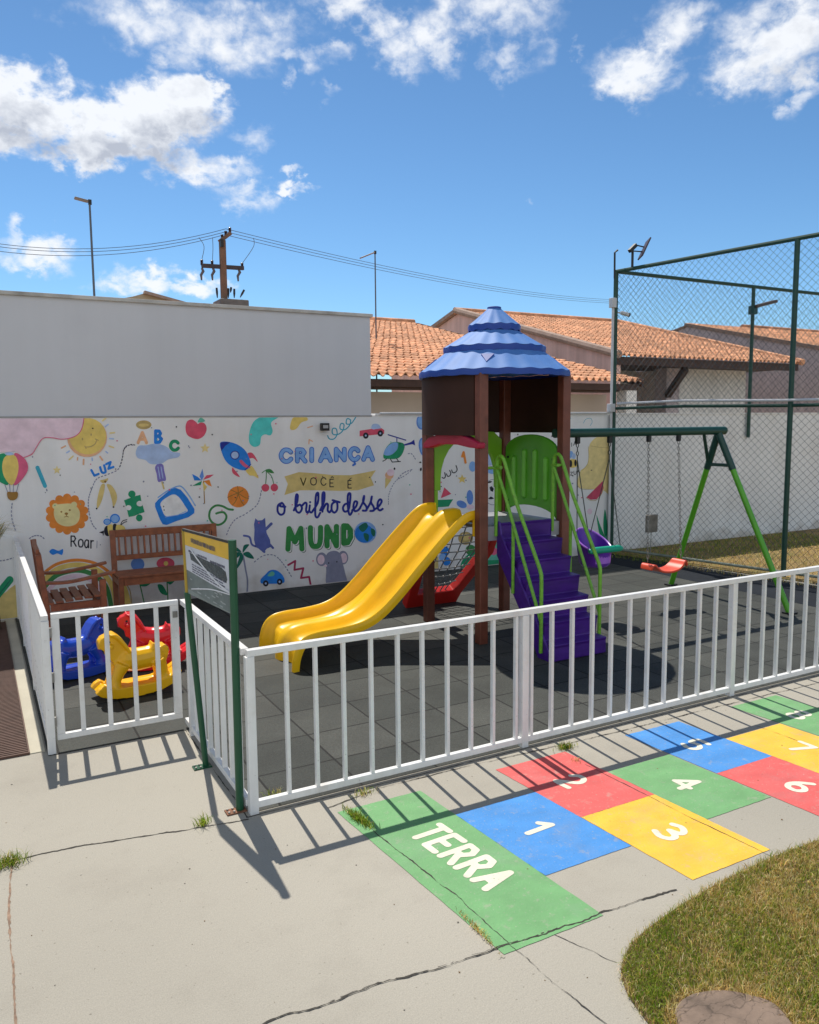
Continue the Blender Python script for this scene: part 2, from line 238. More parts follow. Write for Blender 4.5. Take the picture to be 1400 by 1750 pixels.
# ------------------------------------------------------------------ mesh helpers
class MB:
    def __init__(s): s.v = []; s.f = []; s.mi = []
    def add(s, vs, fs, mi=0):
        o = len(s.v); s.v += [tuple(p) for p in vs]; s.f += [tuple(i + o for i in f) for f in fs]; s.mi += [mi] * len(fs); return s
    def box(s, x0, x1, y0, y1, z0, z1, mi=0):
        v = [(x0, y0, z0), (x1, y0, z0), (x1, y1, z0), (x0, y1, z0), (x0, y0, z1), (x1, y0, z1), (x1, y1, z1), (x0, y1, z1)]
        return s.add(v, [(0, 3, 2, 1), (4, 5, 6, 7), (0, 1, 5, 4), (1, 2, 6, 5), (2, 3, 7, 6), (3, 0, 4, 7)], mi)
    def beam(s, p, q, w, h, mi=0, up=(0, 0, 1)):
        p, q = Vector(p), Vector(q); d = (q - p).normalized(); up = Vector(up)
        if abs(d.dot(up)) > .98: up = Vector((0, 1, 0))
        a = d.cross(up).normalized(); b = a.cross(d)
        v = []
        for c in (p, q):
            for i, j in ((-1, -1), (1, -1), (1, 1), (-1, 1)): v.append(c + a * (i * w / 2) + b * (j * h / 2))
        return s.add(v, [(0, 1, 2, 3), (7, 6, 5, 4), (0, 4, 5, 1), (1, 5, 6, 2), (2, 6, 7, 3), (3, 7, 4, 0)], mi)
    def tube(s, pts, r, n=10, mi=0, cap=True, closed=False):
        pts = [Vector(p) for p in pts]; m = len(pts); rr = r if isinstance(r, (list, tuple)) else [r] * m
        vs = []; prev = None
        for i, p in enumerate(pts):
            if closed: d = pts[(i + 1) % m] - pts[i - 1]
            else: d = pts[min(i + 1, m - 1)] - pts[max(i - 1, 0)]
            d.normalize()
            if prev is None:
                a = d.orthogonal().normalized()
            else:
                a = prev - d * prev.dot(d)
                a = a.normalized() if a.length > 1e-6 else d.orthogonal().normalized()
            prev = a; b = d.cross(a)
            for k in range(n):
                t = 2 * math.pi * k / n; vs.append(p + (a * math.cos(t) + b * math.sin(t)) * rr[i])
        fs = []
        for i in range(m if closed else m - 1):
            j = (i + 1) % m
            for k in range(n):
                l = (k + 1) % n; fs.append((i * n + k, i * n + l, j * n + l, j * n + k))
        if cap and not closed: fs += [tuple(reversed(range(n))), tuple((m - 1) * n + k for k in range(n))]
        return s.add(vs, fs, mi)
    def prism(s, poly, vec, mi=0):
        poly = [Vector(p) for p in poly]; vec = Vector(vec); n = len(poly)
        vs = poly + [p + vec for p in poly]
        fs = [tuple(reversed(range(n))), tuple(range(n, 2 * n))] + [(i, (i + 1) % n, n + (i + 1) % n, n + i) for i in range(n)]
        return s.add(vs, fs, mi)
    def face(s, poly, mi=0): return s.add(poly, [tuple(range(len(poly)))], mi)
    def ball(s, c, rx, ry=None, rz=None, n=14, mi=0):
        ry = ry or rx; rz = rz or rx; c = Vector(c); vs = []; m = n // 2
        for i in range(1, m):
            t = math.pi * i / m
            for k in range(n): p = 2 * math.pi * k / n; vs.append(c + Vector((rx * math.sin(t) * math.cos(p), ry * math.sin(t) * math.sin(p), rz * math.cos(t))))
        vs += [c + Vector((0, 0, rz)), c - Vector((0, 0, rz))]; T = len(vs) - 2; fs = []
        for i in range(m - 2):
            for k in range(n): l = (k + 1) % n; fs.append((i * n + k, (i + 1) * n + k, (i + 1) * n + l, i * n + l))
        for k in range(n): l = (k + 1) % n; fs += [(T, k, l), (T + 1, (m - 2) * n + l, (m - 2) * n + k)]
        return s.add(vs, fs, mi)
    def lathe(s, prof, c, n=48, rf=None, mi=0):
        c = Vector(c); vs = []; fs = []; m = len(prof)
        for i, (r, z) in enumerate(prof):
            for k in range(n):
                t = 2 * math.pi * k / n; dr, dz = rf(t, i) if rf else (0, 0)
                vs.append(c + Vector(((r + dr) * math.cos(t), (r + dr) * math.sin(t), z + dz)))
        for i in range(m - 1):
            for k in range(n): l = (k + 1) % n; fs.append((i * n + k, i * n + l, (i + 1) * n + l, (i + 1) * n + k))
        return s.add(vs, fs, mi)
    def build(s, name, mats, parent=None, smooth=False, bevel=0, seg=2, fix=True, ang=38):
        me = bpy.data.meshes.new(name); off = Vector(parent_loc(parent))
        me.from_pydata([tuple(Vector(p) - off) for p in s.v], [], s.f)
        for m in (mats if isinstance(mats, (list, tuple)) else [mats]): me.materials.append(m)
        me.polygons.foreach_set('material_index', s.mi)
        if fix:
            bm = bmesh.new(); bm.from_mesh(me); bmesh.ops.recalc_face_normals(bm, faces=bm.faces); bm.to_mesh(me); bm.free()
        if smooth:
            me.polygons.foreach_set('use_smooth', [True] * len(me.polygons)); me.set_sharp_from_angle(angle=rad(ang))
        me.update()
        o = bpy.data.objects.new(name, me); COL.objects.link(o)
        if parent: o.parent = parent
        if bevel:
            b = o.modifiers.new('bevel', 'BEVEL'); b.width = bevel; b.segments = seg; b.limit_method = 'ANGLE'; b.angle_limit = rad(35)
        return o
def parent_loc(p):
    v = Vector((0, 0, 0))
    while p: v += p.location; p = p.parent
    return v
def tag(o, label=None, cat=None, group=None, kind=None):
    if label: o['label'] = label
    if cat: o['category'] = cat
    if group: o['group'] = group
    if kind: o['kind'] = kind
    return o
def thing(name, label, cat, loc=(0, 0, 0), group=None):
    o = bpy.data.objects.new(name, None); COL.objects.link(o); o.location = loc; o.empty_display_size = .1
    return tag(o, label, cat, group)
def struct(name, mb, m, **k): return tag(mb.build(name, m, **k), kind='structure')
def part_copy(src, parent, loc=None):
    c = src.copy(); COL.objects.link(c); c.parent = parent
    if loc is not None: c.location = loc
    return c
def cr(pts, n=8, closed=False):          # smooth curve through points
    pts = [Vector(p) for p in pts]; m = len(pts); out = []
    rng = range(m if closed else m - 1)
    for i in rng:
        p0 = pts[(i - 1) % m] if closed or i > 0 else pts[i]; p1 = pts[i]; p2 = pts[(i + 1) % m]; p3 = pts[(i + 2) % m] if closed or i + 2 < m else p2
        for k in range(n):
            t = k / n; out.append(.5 * ((2 * p1) + (p2 - p0) * t + (2 * p0 - 5 * p1 + 4 * p2 - p3) * t * t + (3 * p1 - p0 - 3 * p2 + p3) * t ** 3))
    if not closed: out.append(pts[-1])
    return out
def ribbon(pts, w, cap=True):            # flat 2D stroke outline -> (verts, faces)
    P2 = [Vector(p).to_2d() for p in pts]; q = [P2[0]]
    for p in P2[1:]:
        if (p - q[-1]).length > 1e-5: q.append(p)
    P2 = q; n = len(P2); Ls = []; Rs = []
    for i in range(n):
        a = (P2[i] - P2[i - 1]).normalized() if i > 0 else (P2[1] - P2[0]).normalized()
        b = (P2[i + 1] - P2[i]).normalized() if i < n - 1 else a
        t = a + b; t = t.normalized() if t.length > 1e-4 else a
        nn = Vector((-t.y, t.x)); c = max(.5, nn.dot(Vector((-a.y, a.x)))); ww = (w[i] if isinstance(w, list) else w) / 2 / c
        Ls.append(P2[i] + nn * ww); Rs.append(P2[i] - nn * ww)
    vs = Ls + Rs; fs = [(i, n + i, n + i + 1, i + 1) for i in range(n - 1)]
    if cap and not isinstance(w, list):
        for e, (c, d) in enumerate(((P2[0], P2[0] - P2[1]), (P2[-1], P2[-1] - P2[-2]))):
            d = d.normalized(); a0 = math.atan2(d.y, d.x); base = len(vs); K = 6
            vs += [c + Vector((math.cos(a0 + math.pi * (k / K - .5)), math.sin(a0 + math.pi * (k / K - .5)))) * w / 2 for k in range(1, K)]
            if e == 0: ids = [0] + list(range(base, base + K - 1))[::1] + [n]
            else: ids = [2 * n - 1] + list(range(base, base + K - 1)) + [n - 1]
            fs.append(tuple(ids))
    return vs, fs
def brush(strokes, w, cell=None):        # the union of round-ended strokes as one flat mesh without overlaps -> (verts2D, faces)
    segs = []
    for st in strokes:
        for a, b in zip(st[:-1], st[1:]): segs.append((a[0], a[1], b[0], b[1]))
    A = np.array(segs, float); r = w / 2; h = cell or w / 5.5
    x0, y0 = min(A[:, 0].min(), A[:, 2].min()) - r - 2 * h, min(A[:, 1].min(), A[:, 3].min()) - r - 2 * h
    x1, y1 = max(A[:, 0].max(), A[:, 2].max()) + r + 2 * h, max(A[:, 1].max(), A[:, 3].max()) + r + 2 * h
    nx, ny = int((x1 - x0) / h) + 2, int((y1 - y0) / h) + 2; D = np.full((nx, ny), 1e9)
    for ax, ay, bx, by in A:
        i0, i1 = int((min(ax, bx) - r - 2 * h - x0) / h), int((max(ax, bx) + r + 2 * h - x0) / h) + 2; j0, j1 = int((min(ay, by) - r - 2 * h - y0) / h), int((max(ay, by) + r + 2 * h - y0) / h) + 2
        i0, j0 = max(0, i0), max(0, j0); i1, j1 = min(nx, i1), min(ny, j1)
        X, Y = np.meshgrid(x0 + np.arange(i0, i1) * h, y0 + np.arange(j0, j1) * h, indexing='ij'); dx, dy = bx - ax, by - ay; L = dx * dx + dy * dy
        t = np.clip(((X - ax) * dx + (Y - ay) * dy) / L, 0, 1) if L > 1e-12 else np.zeros_like(X)
        D[i0:i1, j0:j1] = np.minimum(D[i0:i1, j0:j1], np.hypot(X - ax - t * dx, Y - ay - t * dy) - r)
    vs = []; fs = []; idx = {}
    def V(key, x, y):
        if key not in idx: idx[key] = len(vs); vs.append((x, y))
        return idx[key]
    ins = D < 0; cnt = ins[:-1, :-1].astype(int) + ins[1:, :-1] + ins[1:, 1:] + ins[:-1, 1:]
    for i, j in zip(*np.nonzero(cnt)):
        i, j = int(i), int(j); c = [(i, j), (i + 1, j), (i + 1, j + 1), (i, j + 1)]; f = []
        for k in range(4):
            a, b = c[k], c[(k + 1) % 4]; da, db = D[a], D[b]
            if da < 0: f.append(V(a, x0 + a[0] * h, y0 + a[1] * h))
            if (da < 0) != (db < 0):
                t = da / (da - db); lo, hi = (a, b) if a < b else (b, a); f.append(V((lo, hi), x0 + (a[0] + (b[0] - a[0]) * t) * h, y0 + (a[1] + (b[1] - a[1]) * t) * h))
        if len(f) > 2: fs.append(tuple(f))
    return vs, fs
# ------------------------------------------------------------------ ground
WY = 9.22; FY = 3.86; CX = 1.16           # wall face, front railing line, railing corner
LAWN_EDGE = [onz(x, y) for x, y in [(1400, 1437), (1320, 1467), (1250, 1500), (1188, 1534), (1130, 1572), (1088, 1606), (1066, 1640), (1062, 1668), (1072, 1700), (1092, 1730), (1115, 1760)]]
LAWN = [(9, LAWN_EDGE[0].y), (4.6, LAWN_EDGE[0].y)] + [(p.x, p.y) for p in cr(LAWN_EDGE, 5)] + [(1.90, 1.55), (2.05, 1.2), (2.5, .6), (3.2, -.4), (4, -3), (9, -3)]
struct('terrain', MB().box(-300, 300, -300, 300, -.4, -.05), mat('bare sandy earth', (.36, .27, .18), .95, .3, .4))
struct('pavement', MB().box(-9, 16, -6, WY + .02, -.3, 0), CONC)
struct('rubber_floor', MB().face([(CX + .01, FY + .005, .003), (7.85, FY + .005, .003), (7.85, WY, .003), (.30, WY, .003), (.30, 5.18, .003), (CX + .01, 5.18, .003)]), RUBBER)
struct('rubber_border', MB().face([(7.85, FY + .005, .0045), (9.2, FY + .005, .004), (8.43, WY, .004), (7.85, WY, .004)]), NAVYRUB)
CF0 = Vector((8.53, 9.17, 0)); CF1 = Vector((9.02, 6.55, 0)); CFD = (CF1 - CF0) / (CF1 - CF0).length       # court fence line
def cfp(d, z=0): p = CF0 + CFD * d; return Vector((p.x, p.y, z))
nrm = Vector((-CFD.y, CFD.x, 0))
a0, a1 = cfp(-.05), cfp(9)
lawnm = mat('dry court grass', (.30, .20, .075), .95, .4, 3, bump=.6, bscale=90, dirt=((.10, .13, .03), .75), dscale=2.4)
struct('court_ground', MB().face([(a0.x - .12, a0.y + .03, .012), (a1.x - .12, a1.y, .012), (22, a1.y, .012), (22, WY, .012)]), lawnm)
struct('lawn_soil', MB().face([(x, y, .006) for x, y in LAWN]), mat('lawn soil', (.13, .085, .035), .95, .4, 8))
# paving joints and cracks: ragged dark seams
def seam(pts, w, jag, name='pavement_joint', m=JOINT, z=.002, step=.016, gaps=0):
    P3 = [Vector(p) for p in pts]; out = []
    for a, b in zip(P3[:-1], P3[1:]):
        n = max(2, int((b - a).length / step))
        for k in range(n): out.append(a.lerp(b, k / n))
    out.append(P3[-1]); mb = MB(); run = []; ws = []
    def flush():
        if len(run) > 1:
            vs, fs = ribbon(run, ws); mb.add([(v.x, v.y, z) for v in vs], fs)
    for i, p in enumerate(out):
        q = Vector((p.x + mnoise.noise(p * 9) * jag + random.uniform(-.3, .3) * jag, p.y + mnoise.noise(p * 9 + Vector((7, 3, 1))) * jag + random.uniform(-.3, .3) * jag))
        if gaps and random.random() < gaps: flush(); run = []; ws = []
        run.append(q); ws.append(w * .8 * max(.10, 1 + 1.3 * mnoise.noise(p * 5) + 1.0 * mnoise.noise(p * 17) + random.uniform(-.45, .45)))
    flush(); return struct(name, mb, m, fix=False)
g = lambda *a: [onz(x, y) for x, y in a]
seam(g((-60, 1487), (20, 1472), (130, 1447), (230, 1432), (330, 1417), (425, 1400)), .0065, .008)
seam(g((19, 1478), (15, 1560), (22, 1650), (27, 1760)), .008, .006, m=mat('reddish joint soil', (.30, .20, .14), .95, .4, 30))
seam(g((380, 1780), (464, 1743), (560, 1717), (650, 1681), (740, 1660), (860, 1618), (950, 1591), (1022, 1564), (1088, 1540), (1160, 1522)), .0065, .010, z=.0034)
seam(g((560, 1714), (650, 1679), (700, 1668)), .004, .012, gaps=.3)
seam(g((720, 1664), (800, 1637), (860, 1616), (960, 1586)), .004, .010, z=.0036, gaps=.35)
seam(g((598, 1386), (643, 1425), (704, 1473), (787, 1538), (830, 1578), (872, 1614)), .005, .007, z=.0034)
seam(g((872, 1614), (900, 1638), (944, 1678), (1034, 1750), (1060, 1772)), .003, .008, z=.0034)
seam(g((944, 1597), (980, 1612), (1010, 1624), (1035, 1640), (1053, 1646)), .0022, .008)
seam(g((560, 1382), (650, 1347), (790, 1312), (960, 1274), (1100, 1240), (1240, 1205), (1400, 1167), (1500, 1142)), .006, .007, z=.0034)
seam(g((1000, 1307), (1090, 1352), (1190, 1403), (1290, 1450), (1320, 1466)), .004, .004, z=.0034)
seam(g((1290, 1240), (1400, 1280), (1500, 1320)), .004, .004, z=.0034)
seam([(CX - .03, 5.25, 0), (CX - .03, FY - .03, 0), (4, FY - .035, 0), (8, FY - .035, 0)], .006, .004)

grit = MB()
for k in range(420):
    x, y = random.uniform(-.3, 6), random.uniform(1.6, 5.2); r = random.choice([.0012, .0018, .0025, .004]) * random.uniform(.7, 1.3)
    if y > FY and x > .3: continue
    an = random.uniform(0, 6); grit.prism([(x + r * math.cos(an + t) * random.uniform(.6, 1.3), y + r * math.sin(an + t) * random.uniform(.6, 1.3), .0005) for t in (0, 1.4, 2.9, 4.4)], (0, 0, r * .6), random.randint(0, 2))
tag(grit.build('grit', [mat('grey grit', (.22, .20, .17), .9), mat('pale grit', (.62, .58, .50), .9), mat('dry leaf bits', (.20, .12, .05), .9)]), 'scattered grit and bits of dry leaf on the pavement', 'grit', kind='stuff')
# hopscotch painted on the pavement
def paint(name, col, wear=.5, chip=.5):
    m = mat(name, col, .78, .10, 5, bump=.25, bscale=80, spots=.35, dirt=(tuple(c * .55 + .14 for c in col), wear), dscale=3.2); nt = m.node_tree; L = nt.links.new; b = nt.nodes['Principled BSDF']
    for sc, lo, hi, am in ((14, .58, .68, chip * .8), (70, .60, .68, chip * 1.2)):
        src = b.inputs['Base Color'].links[0].from_socket; tc = nt.nodes.new('ShaderNodeTexCoord'); n = nt.nodes.new('ShaderNodeTexNoise'); n.inputs['Scale'].default_value = sc; n.inputs['Detail'].default_value = 8; n.inputs['Roughness'].default_value = .65; L(tc.outputs['Object'], n.inputs['Vector'])
        r = nt.nodes.new('ShaderNodeMapRange'); r.inputs[1].default_value = lo; r.inputs[2].default_value = hi; r.inputs[4].default_value = am; L(n.outputs['Fac'], r.inputs[0])
        x = nt.nodes.new('ShaderNodeMixRGB'); x.inputs[2].default_value = (.40, .37, .31, 1); L(r.outputs[0], x.inputs[0]); L(src, x.inputs[1]); L(x.outputs[0], b.inputs['Base Color'])
    streaks(m, .92, 1.05, (1, 2.2, 1), 5, 6); return m
HG = paint('worn green ground paint', (.165, .385, .155)); HB = paint('worn blue ground paint', (.060, .27, .66)); HR = paint('worn red ground paint', (.72, .118, .11)); HY = paint('worn yellow ground paint', (.86, .50, .045)); HW = paint('worn cream ground paint', (.78, .74, .60), .2, .4)
hop = thing('hopscotch_marking', 'painted hopscotch of coloured squares starting from TERRA on the grey pavement', 'hopscotch', (2, 3, 0))
FONT = {
 'A': [[(0, 1), (.5, 0), (1, 1)], [(.22, .66), (.78, .66)]], 'B': [[(0, 0), (0, 1)], [(0, 0), (.55, .02), (.75, .22), (.5, .46), (0, .47)], [(.5, .46), (.9, .7), (.6, .98), (0, 1)]],
 'C': [[(.95, .2), (.7, .02), (.3, .03), (.03, .35), (.05, .7), (.35, .98), (.72, .97), (.97, .78)]], 'D': [[(0, 0), (0, 1), (.5, .97), (.9, .65), (.85, .25), (.45, .02), (0, 0)]],
 'E': [[(.9, 0), (0, 0), (0, 1), (.95, 1)], [(0, .5), (.75, .5)]], 'I': [[(.5, 0), (.5, 1)]], 'L': [[(0, 0), (0, 1), (.9, 1)]], 'M': [[(0, 1), (.08, 0), (.5, .65), (.92, 0), (1, 1)]],
 'N': [[(0, 1), (0, 0), (.9, 1), (.9, 0)]], 'O': [[(.5, 0), (.12, .14), (0, .5), (.12, .86), (.5, 1), (.88, .86), (1, .5), (.88, .14), (.5, 0)]], 'R': [[(0, 1), (0, 0), (.6, .02), (.85, .25), (.6, .5), (0, .52)], [(.4, .52), (.95, 1)]],
 'T': [[(0, 0), (1, 0)], [(.5, 0), (.5, 1)]], 'U': [[(0, 0), (.02, .65), (.2, .95), (.5, 1), (.8, .95), (.98, .65), (1, 0)]], 'V': [[(0, 0), (.5, 1), (1, 0)]], 'Z': [[(0, 0), (.95, 0), (0, 1), (1, 1)]],
 'a': [[(.85, .45), (.5, .35), (.15, .5), (.1, .8), (.35, 1), (.7, .9), (.85, .6)], [(.85, .4), (.87, 1)]], 'o': [[(.5, .35), (.15, .45), (.05, .7), (.2, .95), (.5, 1), (.8, .95), (.95, .7), (.85, .45), (.5, .35)]], 'r': [[(.15, .38), (.15, 1)], [(.15, .6), (.35, .4), (.75, .4)]], '!': [[(.5, 0), (.4, 1)]],
 '1': [[(.1, .3), (.55, 0), (.55, 1)]], '2': [[(.05, .25), (.3, .02), (.7, .02), (.92, .25), (.8, .5), (.05, 1), (1, .96)]], '3': [[(.1, .1), (.5, 0), (.85, .15), (.85, .35), (.4, .47)], [(.4, .47), (.9, .6), (.9, .85), (.5, 1), (.05, .9)]],
 '4': [[(.75, 1), (.75, 0), (0, .68), (1, .68)]], '5': [[(.9, .02), (.15, .02), (.1, .45), (.6, .4), (.95, .62), (.85, .9), (.45, 1), (.05, .88)]], '6': [[(.75, 0), (.25, .35), (.05, .7), (.25, .97), (.7, .97), (.92, .72), (.7, .5), (.3, .52), (.08, .7)]],
 '7': [[(0, .03), (.95, .03), (.35, 1)]], '8': [[(.5, .46), (.15, .3), (.2, .06), (.5, 0), (.82, .07), (.85, .3), (.5, .46), (.1, .65), (.08, .88), (.5, 1), (.92, .88), (.9, .65), (.5, .46)]]}
ROUND = set('BCDORUSoar2356 8')
def glyph(ch):
    out = []
    for st in FONT[ch]:
        out.append([(p.x, p.y) for p in cr([(x, y, 0) for x, y in st], 5)] if (ch in 'COUo38' or (ch in '256a' and len(st) > 4)) else st)
    return out
def ground_text(s, o, right, up, h, w, adv, lw, name, parent, z0=.0036):
    mb = MB(); o = Vector(o); right = Vector(right); up = Vector(up)
    for i, ch in enumerate(s):
        vs, fs = brush([[tuple((o + right * (i * adv + x * w) + up * ((1 - y) * h))[:2]) for x, y in st] for st in glyph(ch)], lw, lw / 6); mb.add([(v[0], v[1], z0) for v in vs], fs)
    return mb.build(name, HW, parent, fix=False)
Xs = [1.552, 2.06, 2.585, 3.09, 3.59, 4.07, 4.60, 5.08, 5.6]
def hsq(m, x0, x1, y0, y1, num=None, sk=.075):
    mb = MB(); pts = []
    c4 = [(x0 + (3.65 - y0) * sk, y0), (x1 + (3.65 - y0) * sk, y0), (x1 + (3.65 - y1) * sk, y1), (x0 + (3.65 - y1) * sk, y1)]
    for (xa, ya), (xb, yb) in zip(c4, c4[1:] + c4[:1]):
        n = 26
        for k in range(n):
            t = k / n; j = .0012; pts.append((xa + (xb - xa) * t + random.uniform(-j, j), ya + (yb - ya) * t + random.uniform(-j, j), .0022))
    o = mb.face(pts).build('painted_square', m, hop, fix=False)
    if num:
        cx = sum(c[0] for c in c4) / 4; cy = sum(c[1] for c in c4) / 4
        ground_text(num, (cx - .075, cy + .055, 0), (0, -1, 0), (1, .07, 0), .155, .105, 0, .034, 'number', o)
    return o
Ya, Yb, Yc, Yd = 3.665, 3.32, 2.98, 2.655; Ye = 2.31
sq = hsq(HG, Xs[0], Xs[1] - .015, 3.65, Ye)
ground_text('TERRA', (1.775, 3.265, 0), (.10, -1, 0), (1, .06, 0), .17, .082, .121, .036, 'lettering', sq)
hsq(HB, Xs[1] - .014, Xs[2] - .028, 3.325, 2.655, '1'); hsq(HR, Xs[2] - .027, Xs[3] - .02, Ya, 2.985, '2'); hsq(HY, Xs[2] - .025, Xs[3] - .02, 2.984, Ye, '3')
hsq(HG, Xs[3] - .019, Xs[4] - .03, 3.32, 2.655, '4'); hsq(HB, Xs[4] - .02, Xs[5] - .02, 3.675, 2.998, '5'); hsq(HR, Xs[4] - .02, Xs[5] - .02, 2.997, 2.31, '6')
hsq(HY, Xs[5] - .019, Xs[6] - .03, 3.315, 2.655, '7'); hsq(HG, Xs[6] - .02, Xs[7] - .02, 3.69, 2.998, '8')

# ------------------------------------------------------------------ walls
wall = MB().box(-4, 22, WY, WY + .16, -.05, 2.11).build('boundary_wall', WALLM); tag(wall, 'low white boundary wall painted with children\'s pictures behind the playground', 'wall')
MB().box(4.55, 22, WY - .012, WY + .172, 2.11, 2.135).build('coping', WALLM, wall)
bl = thing('flat_building', 'windowless pale grey flat-topped building standing behind the painted wall', 'building', (0, 9.3, 0))
MB().box(-8, 4.50, WY + .012, 16, .0, 3.335).build('wall', BLDG, bl)
MB().box(-8.03, 4.53, WY - .02, 16.03, 3.335, 3.375).build('coping', mat('stained coping', (.56, .54, .50), .85, .25, 4, dirt=((.22, .20, .18), .6), dscale=3), bl, bevel=.006)
MB().box(-8, 4.505, WY - .006, WY + .008, 2.095, 2.112).build('seam_trim', mat('grey seam', (.38, .37, .36), .9, .2, 5), bl)

# mural -----------------------------------------------------------
PC = {}
def pc(c):
    if c not in PC:
        nm, col = {
            'w': ('white', (.86, .85, .83)), 'k': ('black', (.02, .02, .03)), 'pk': ('pale pink', P(172, 152, 160)), 'rs': ('rose', P(160, 70, 96)), 'rd': ('red', P(158, 58, 76)), 'dr': ('dark red', P(120, 35, 62)),
            'or': ('orange', P(176, 104, 40)), 'lo': ('pale orange', P(178, 136, 104)), 'ye': ('yellow', P(178, 156, 84)), 'ly': ('pale yellow', P(168, 152, 104)), 'cr': ('cream', P(168, 158, 112)), 'sa': ('sand', P(158, 140, 88)),
            'ol': ('olive', P(134, 116, 74)), 'br': ('basket brown', P(112, 82, 36)), 'gr': ('green', P(20, 106, 72)), 'dg': ('dark green', P(12, 76, 62)), 'tl': ('teal', P(60, 150, 145)), 'lt': ('sea green', P(74, 134, 116)), 'bl': ('blue', P(22, 92, 160)), 'db': ('navy', P(24, 32, 104)),
            'lb': ('light blue', P(112, 150, 196)), 'sb': ('sky blue', P(152, 172, 204)), 'mb': ('mid blue', P(72, 104, 158)), 'mo': ('outline blue', P(44, 84, 150)), 'sg': ('shadow green', P(20, 62, 34)), 'pu': ('purple', P(92, 86, 140)), 'gy': ('grey', P(98, 100, 116)), 'lg': ('leaf green', P(44, 98, 52)), 'ct': ('cat blue', P(62, 72, 122)), 'mg': ('letter green', P(36, 100, 48)), 'te': ('pencil teal', P(44, 122, 140)), 'wm': ('melon rose', P(142, 52, 72))}[c]
        PC[c] = mat(nm + ' mural paint', col, .82, .14, 12, bump=.1, bscale=45, dirt=(tuple(v * .85 + .09 for v in col), .30), dscale=14)
    return PC[c]
MLAY = [0]
FR = {'A': (0, 690, 6.087), 'B': (200, 690, 5), 'C': (440, 690, 4.667), 'D': (350, 680, 3.59), 'E': (0, 680, 3.333), 'F': (940, 690, 6.033), 'G': (740, 740, 6.73), 'K': (150, 870, 5.185), 'L': (0, 880, 3.111), 'X': (0, 0, 1)}
def mural(name, fr, ops, base=0, flat=False):
    MLAY[0] = base
    x0, y0, sc = FR[fr]; mb = MB(); mats = []; xs = []
    def to(pts, lay):
        out = []
        for p in pts:
            q = onY(x0 + p[0] / sc, min(9999, y0 + p[1] / sc), WY); out.append((q.x, WY - .0015 - lay * .00025, max(.012, min(q.z, 2.09))))
        return out
    for op in ops:
        k, c = op[0], op[1]
        if c not in mats: mats.append(c)
        mi = mats.index(c); MLAY[0] += 0 if flat else 1; lay = MLAY[0]
        if k == 'p': mb.face(to(op[2], lay), mi)
        elif k == 'c': mb.face(to([(p.x, p.y) for p in cr([(a, b, 0) for a, b in op[2]], 6, True)], lay), mi)
        elif k == 'e':
            cx, cy, rx, ry = op[2:6]; an = rad(op[6]) if len(op) > 6 else 0
            mb.face(to([(cx + rx * math.cos(t) * math.cos(an) - ry * math.sin(t) * math.sin(an), cy + rx * math.cos(t) * math.sin(an) + ry * math.sin(t) * math.cos(an)) for t in [2 * math.pi * i / 22 for i in range(22)]], lay), mi)
        elif k in 'sS':
            pts = op[3]; 
            if k == 's': pts = [(p.x, p.y) for p in cr([(a, b, 0) for a, b in pts], 5)]
            vs, fs = brush([pts], op[2]); mb.add(to(vs, lay), fs, mi)
        elif k == 'd':                       # dashes along a path
            path = cr([(a, b, 0) for a, b in op[3]], 10); acc = 0; dl = op[4]
            for a, b in zip(path[:-1], path[1:]):
                acc += (b - a).length
                if acc > dl:
                    acc = 0; d = (b - a).normalized() * dl * .26; vs, fs = ribbon([(a.x - d.x, a.y - d.y), (a.x + d.x, a.y + d.y)], op[2]); mb.add(to(vs, lay), fs, mi)
        elif k == 't':                       # lettering: text, x, y, letter width, height, advance, line width, skew (dy per x)
            s, tx, ty, w, h, adv, lw, sk = op[2:10]
            for i, ch in enumerate(s):
                if ch == ' ': continue
                vs, fs = brush([[(tx + i * adv + x * w, ty + y * h + sk * (i * adv + x * w)) for x, y in st] for st in glyph(ch)], lw); mb.add(to(vs, lay), fs, mi)
    o = mb.build(name, [pc(c) for c in mats], wall, fix=False); return o
mural('painted_sun', 'A', [('S', 'lo', 16, [(640, 460), (680, 440)]), ('S', 'ly', 16, [(720, 580), (760, 545)]), ('S', 'sb', 16, [(695, 510), (720, 492)]), ('S', 'lo', 14, [(805, 585), (808, 560)]), ('S', 'lo', 18, [(868, 630), (870, 580)]), ('S', 'sb', 14, [(960, 590), (958, 565)]), ('S', 'lo', 18, [(1065, 585), (1040, 550)]), ('S', 'sb', 14, [(1120, 512), (1100, 497)]), ('S', 'ly', 16, [(1180, 455), (1135, 440)]), ('S', 'sb', 14, [(1180, 365), (1140, 362)]), ('S', 'ly', 16, [(1190, 300), (1145, 305)]), ('S', 'sb', 14, [(1125, 215), (1095, 238)]), ('S', 'ly', 18, [(1100, 150), (1068, 175)]), ('e', 'lo', 905, 350, 208, 204), ('e', 'ye', 912, 338, 192, 190), ('e', 'ol', 857, 367, 8, 14), ('e', 'ol', 948, 320, 8, 14), ('s', 'ol', 11, [(890, 450), (945, 445), (990, 415), (1005, 375)]), ('S', 'ol', 10, [(882, 440), (895, 465)]), ('S', 'ol', 10, [(990, 365), (1022, 380)])])
mural('painted_pink_cloud', 'A', [('p', 'pk', [(-300, 128), (872, 128), (862, 210), (840, 280), (790, 330), (715, 358), (630, 365), (480, 350), (430, 372), (390, 430), (340, 510), (250, 560), (160, 495), (0, 505), (-300, 520)]), ('s', 'rs', 9, [(874, 128), (862, 215), (838, 282), (790, 332), (715, 360), (630, 368), (560, 356), (480, 350), (430, 374), (390, 432), (340, 515), (300, 540), (250, 558)])], base=22)
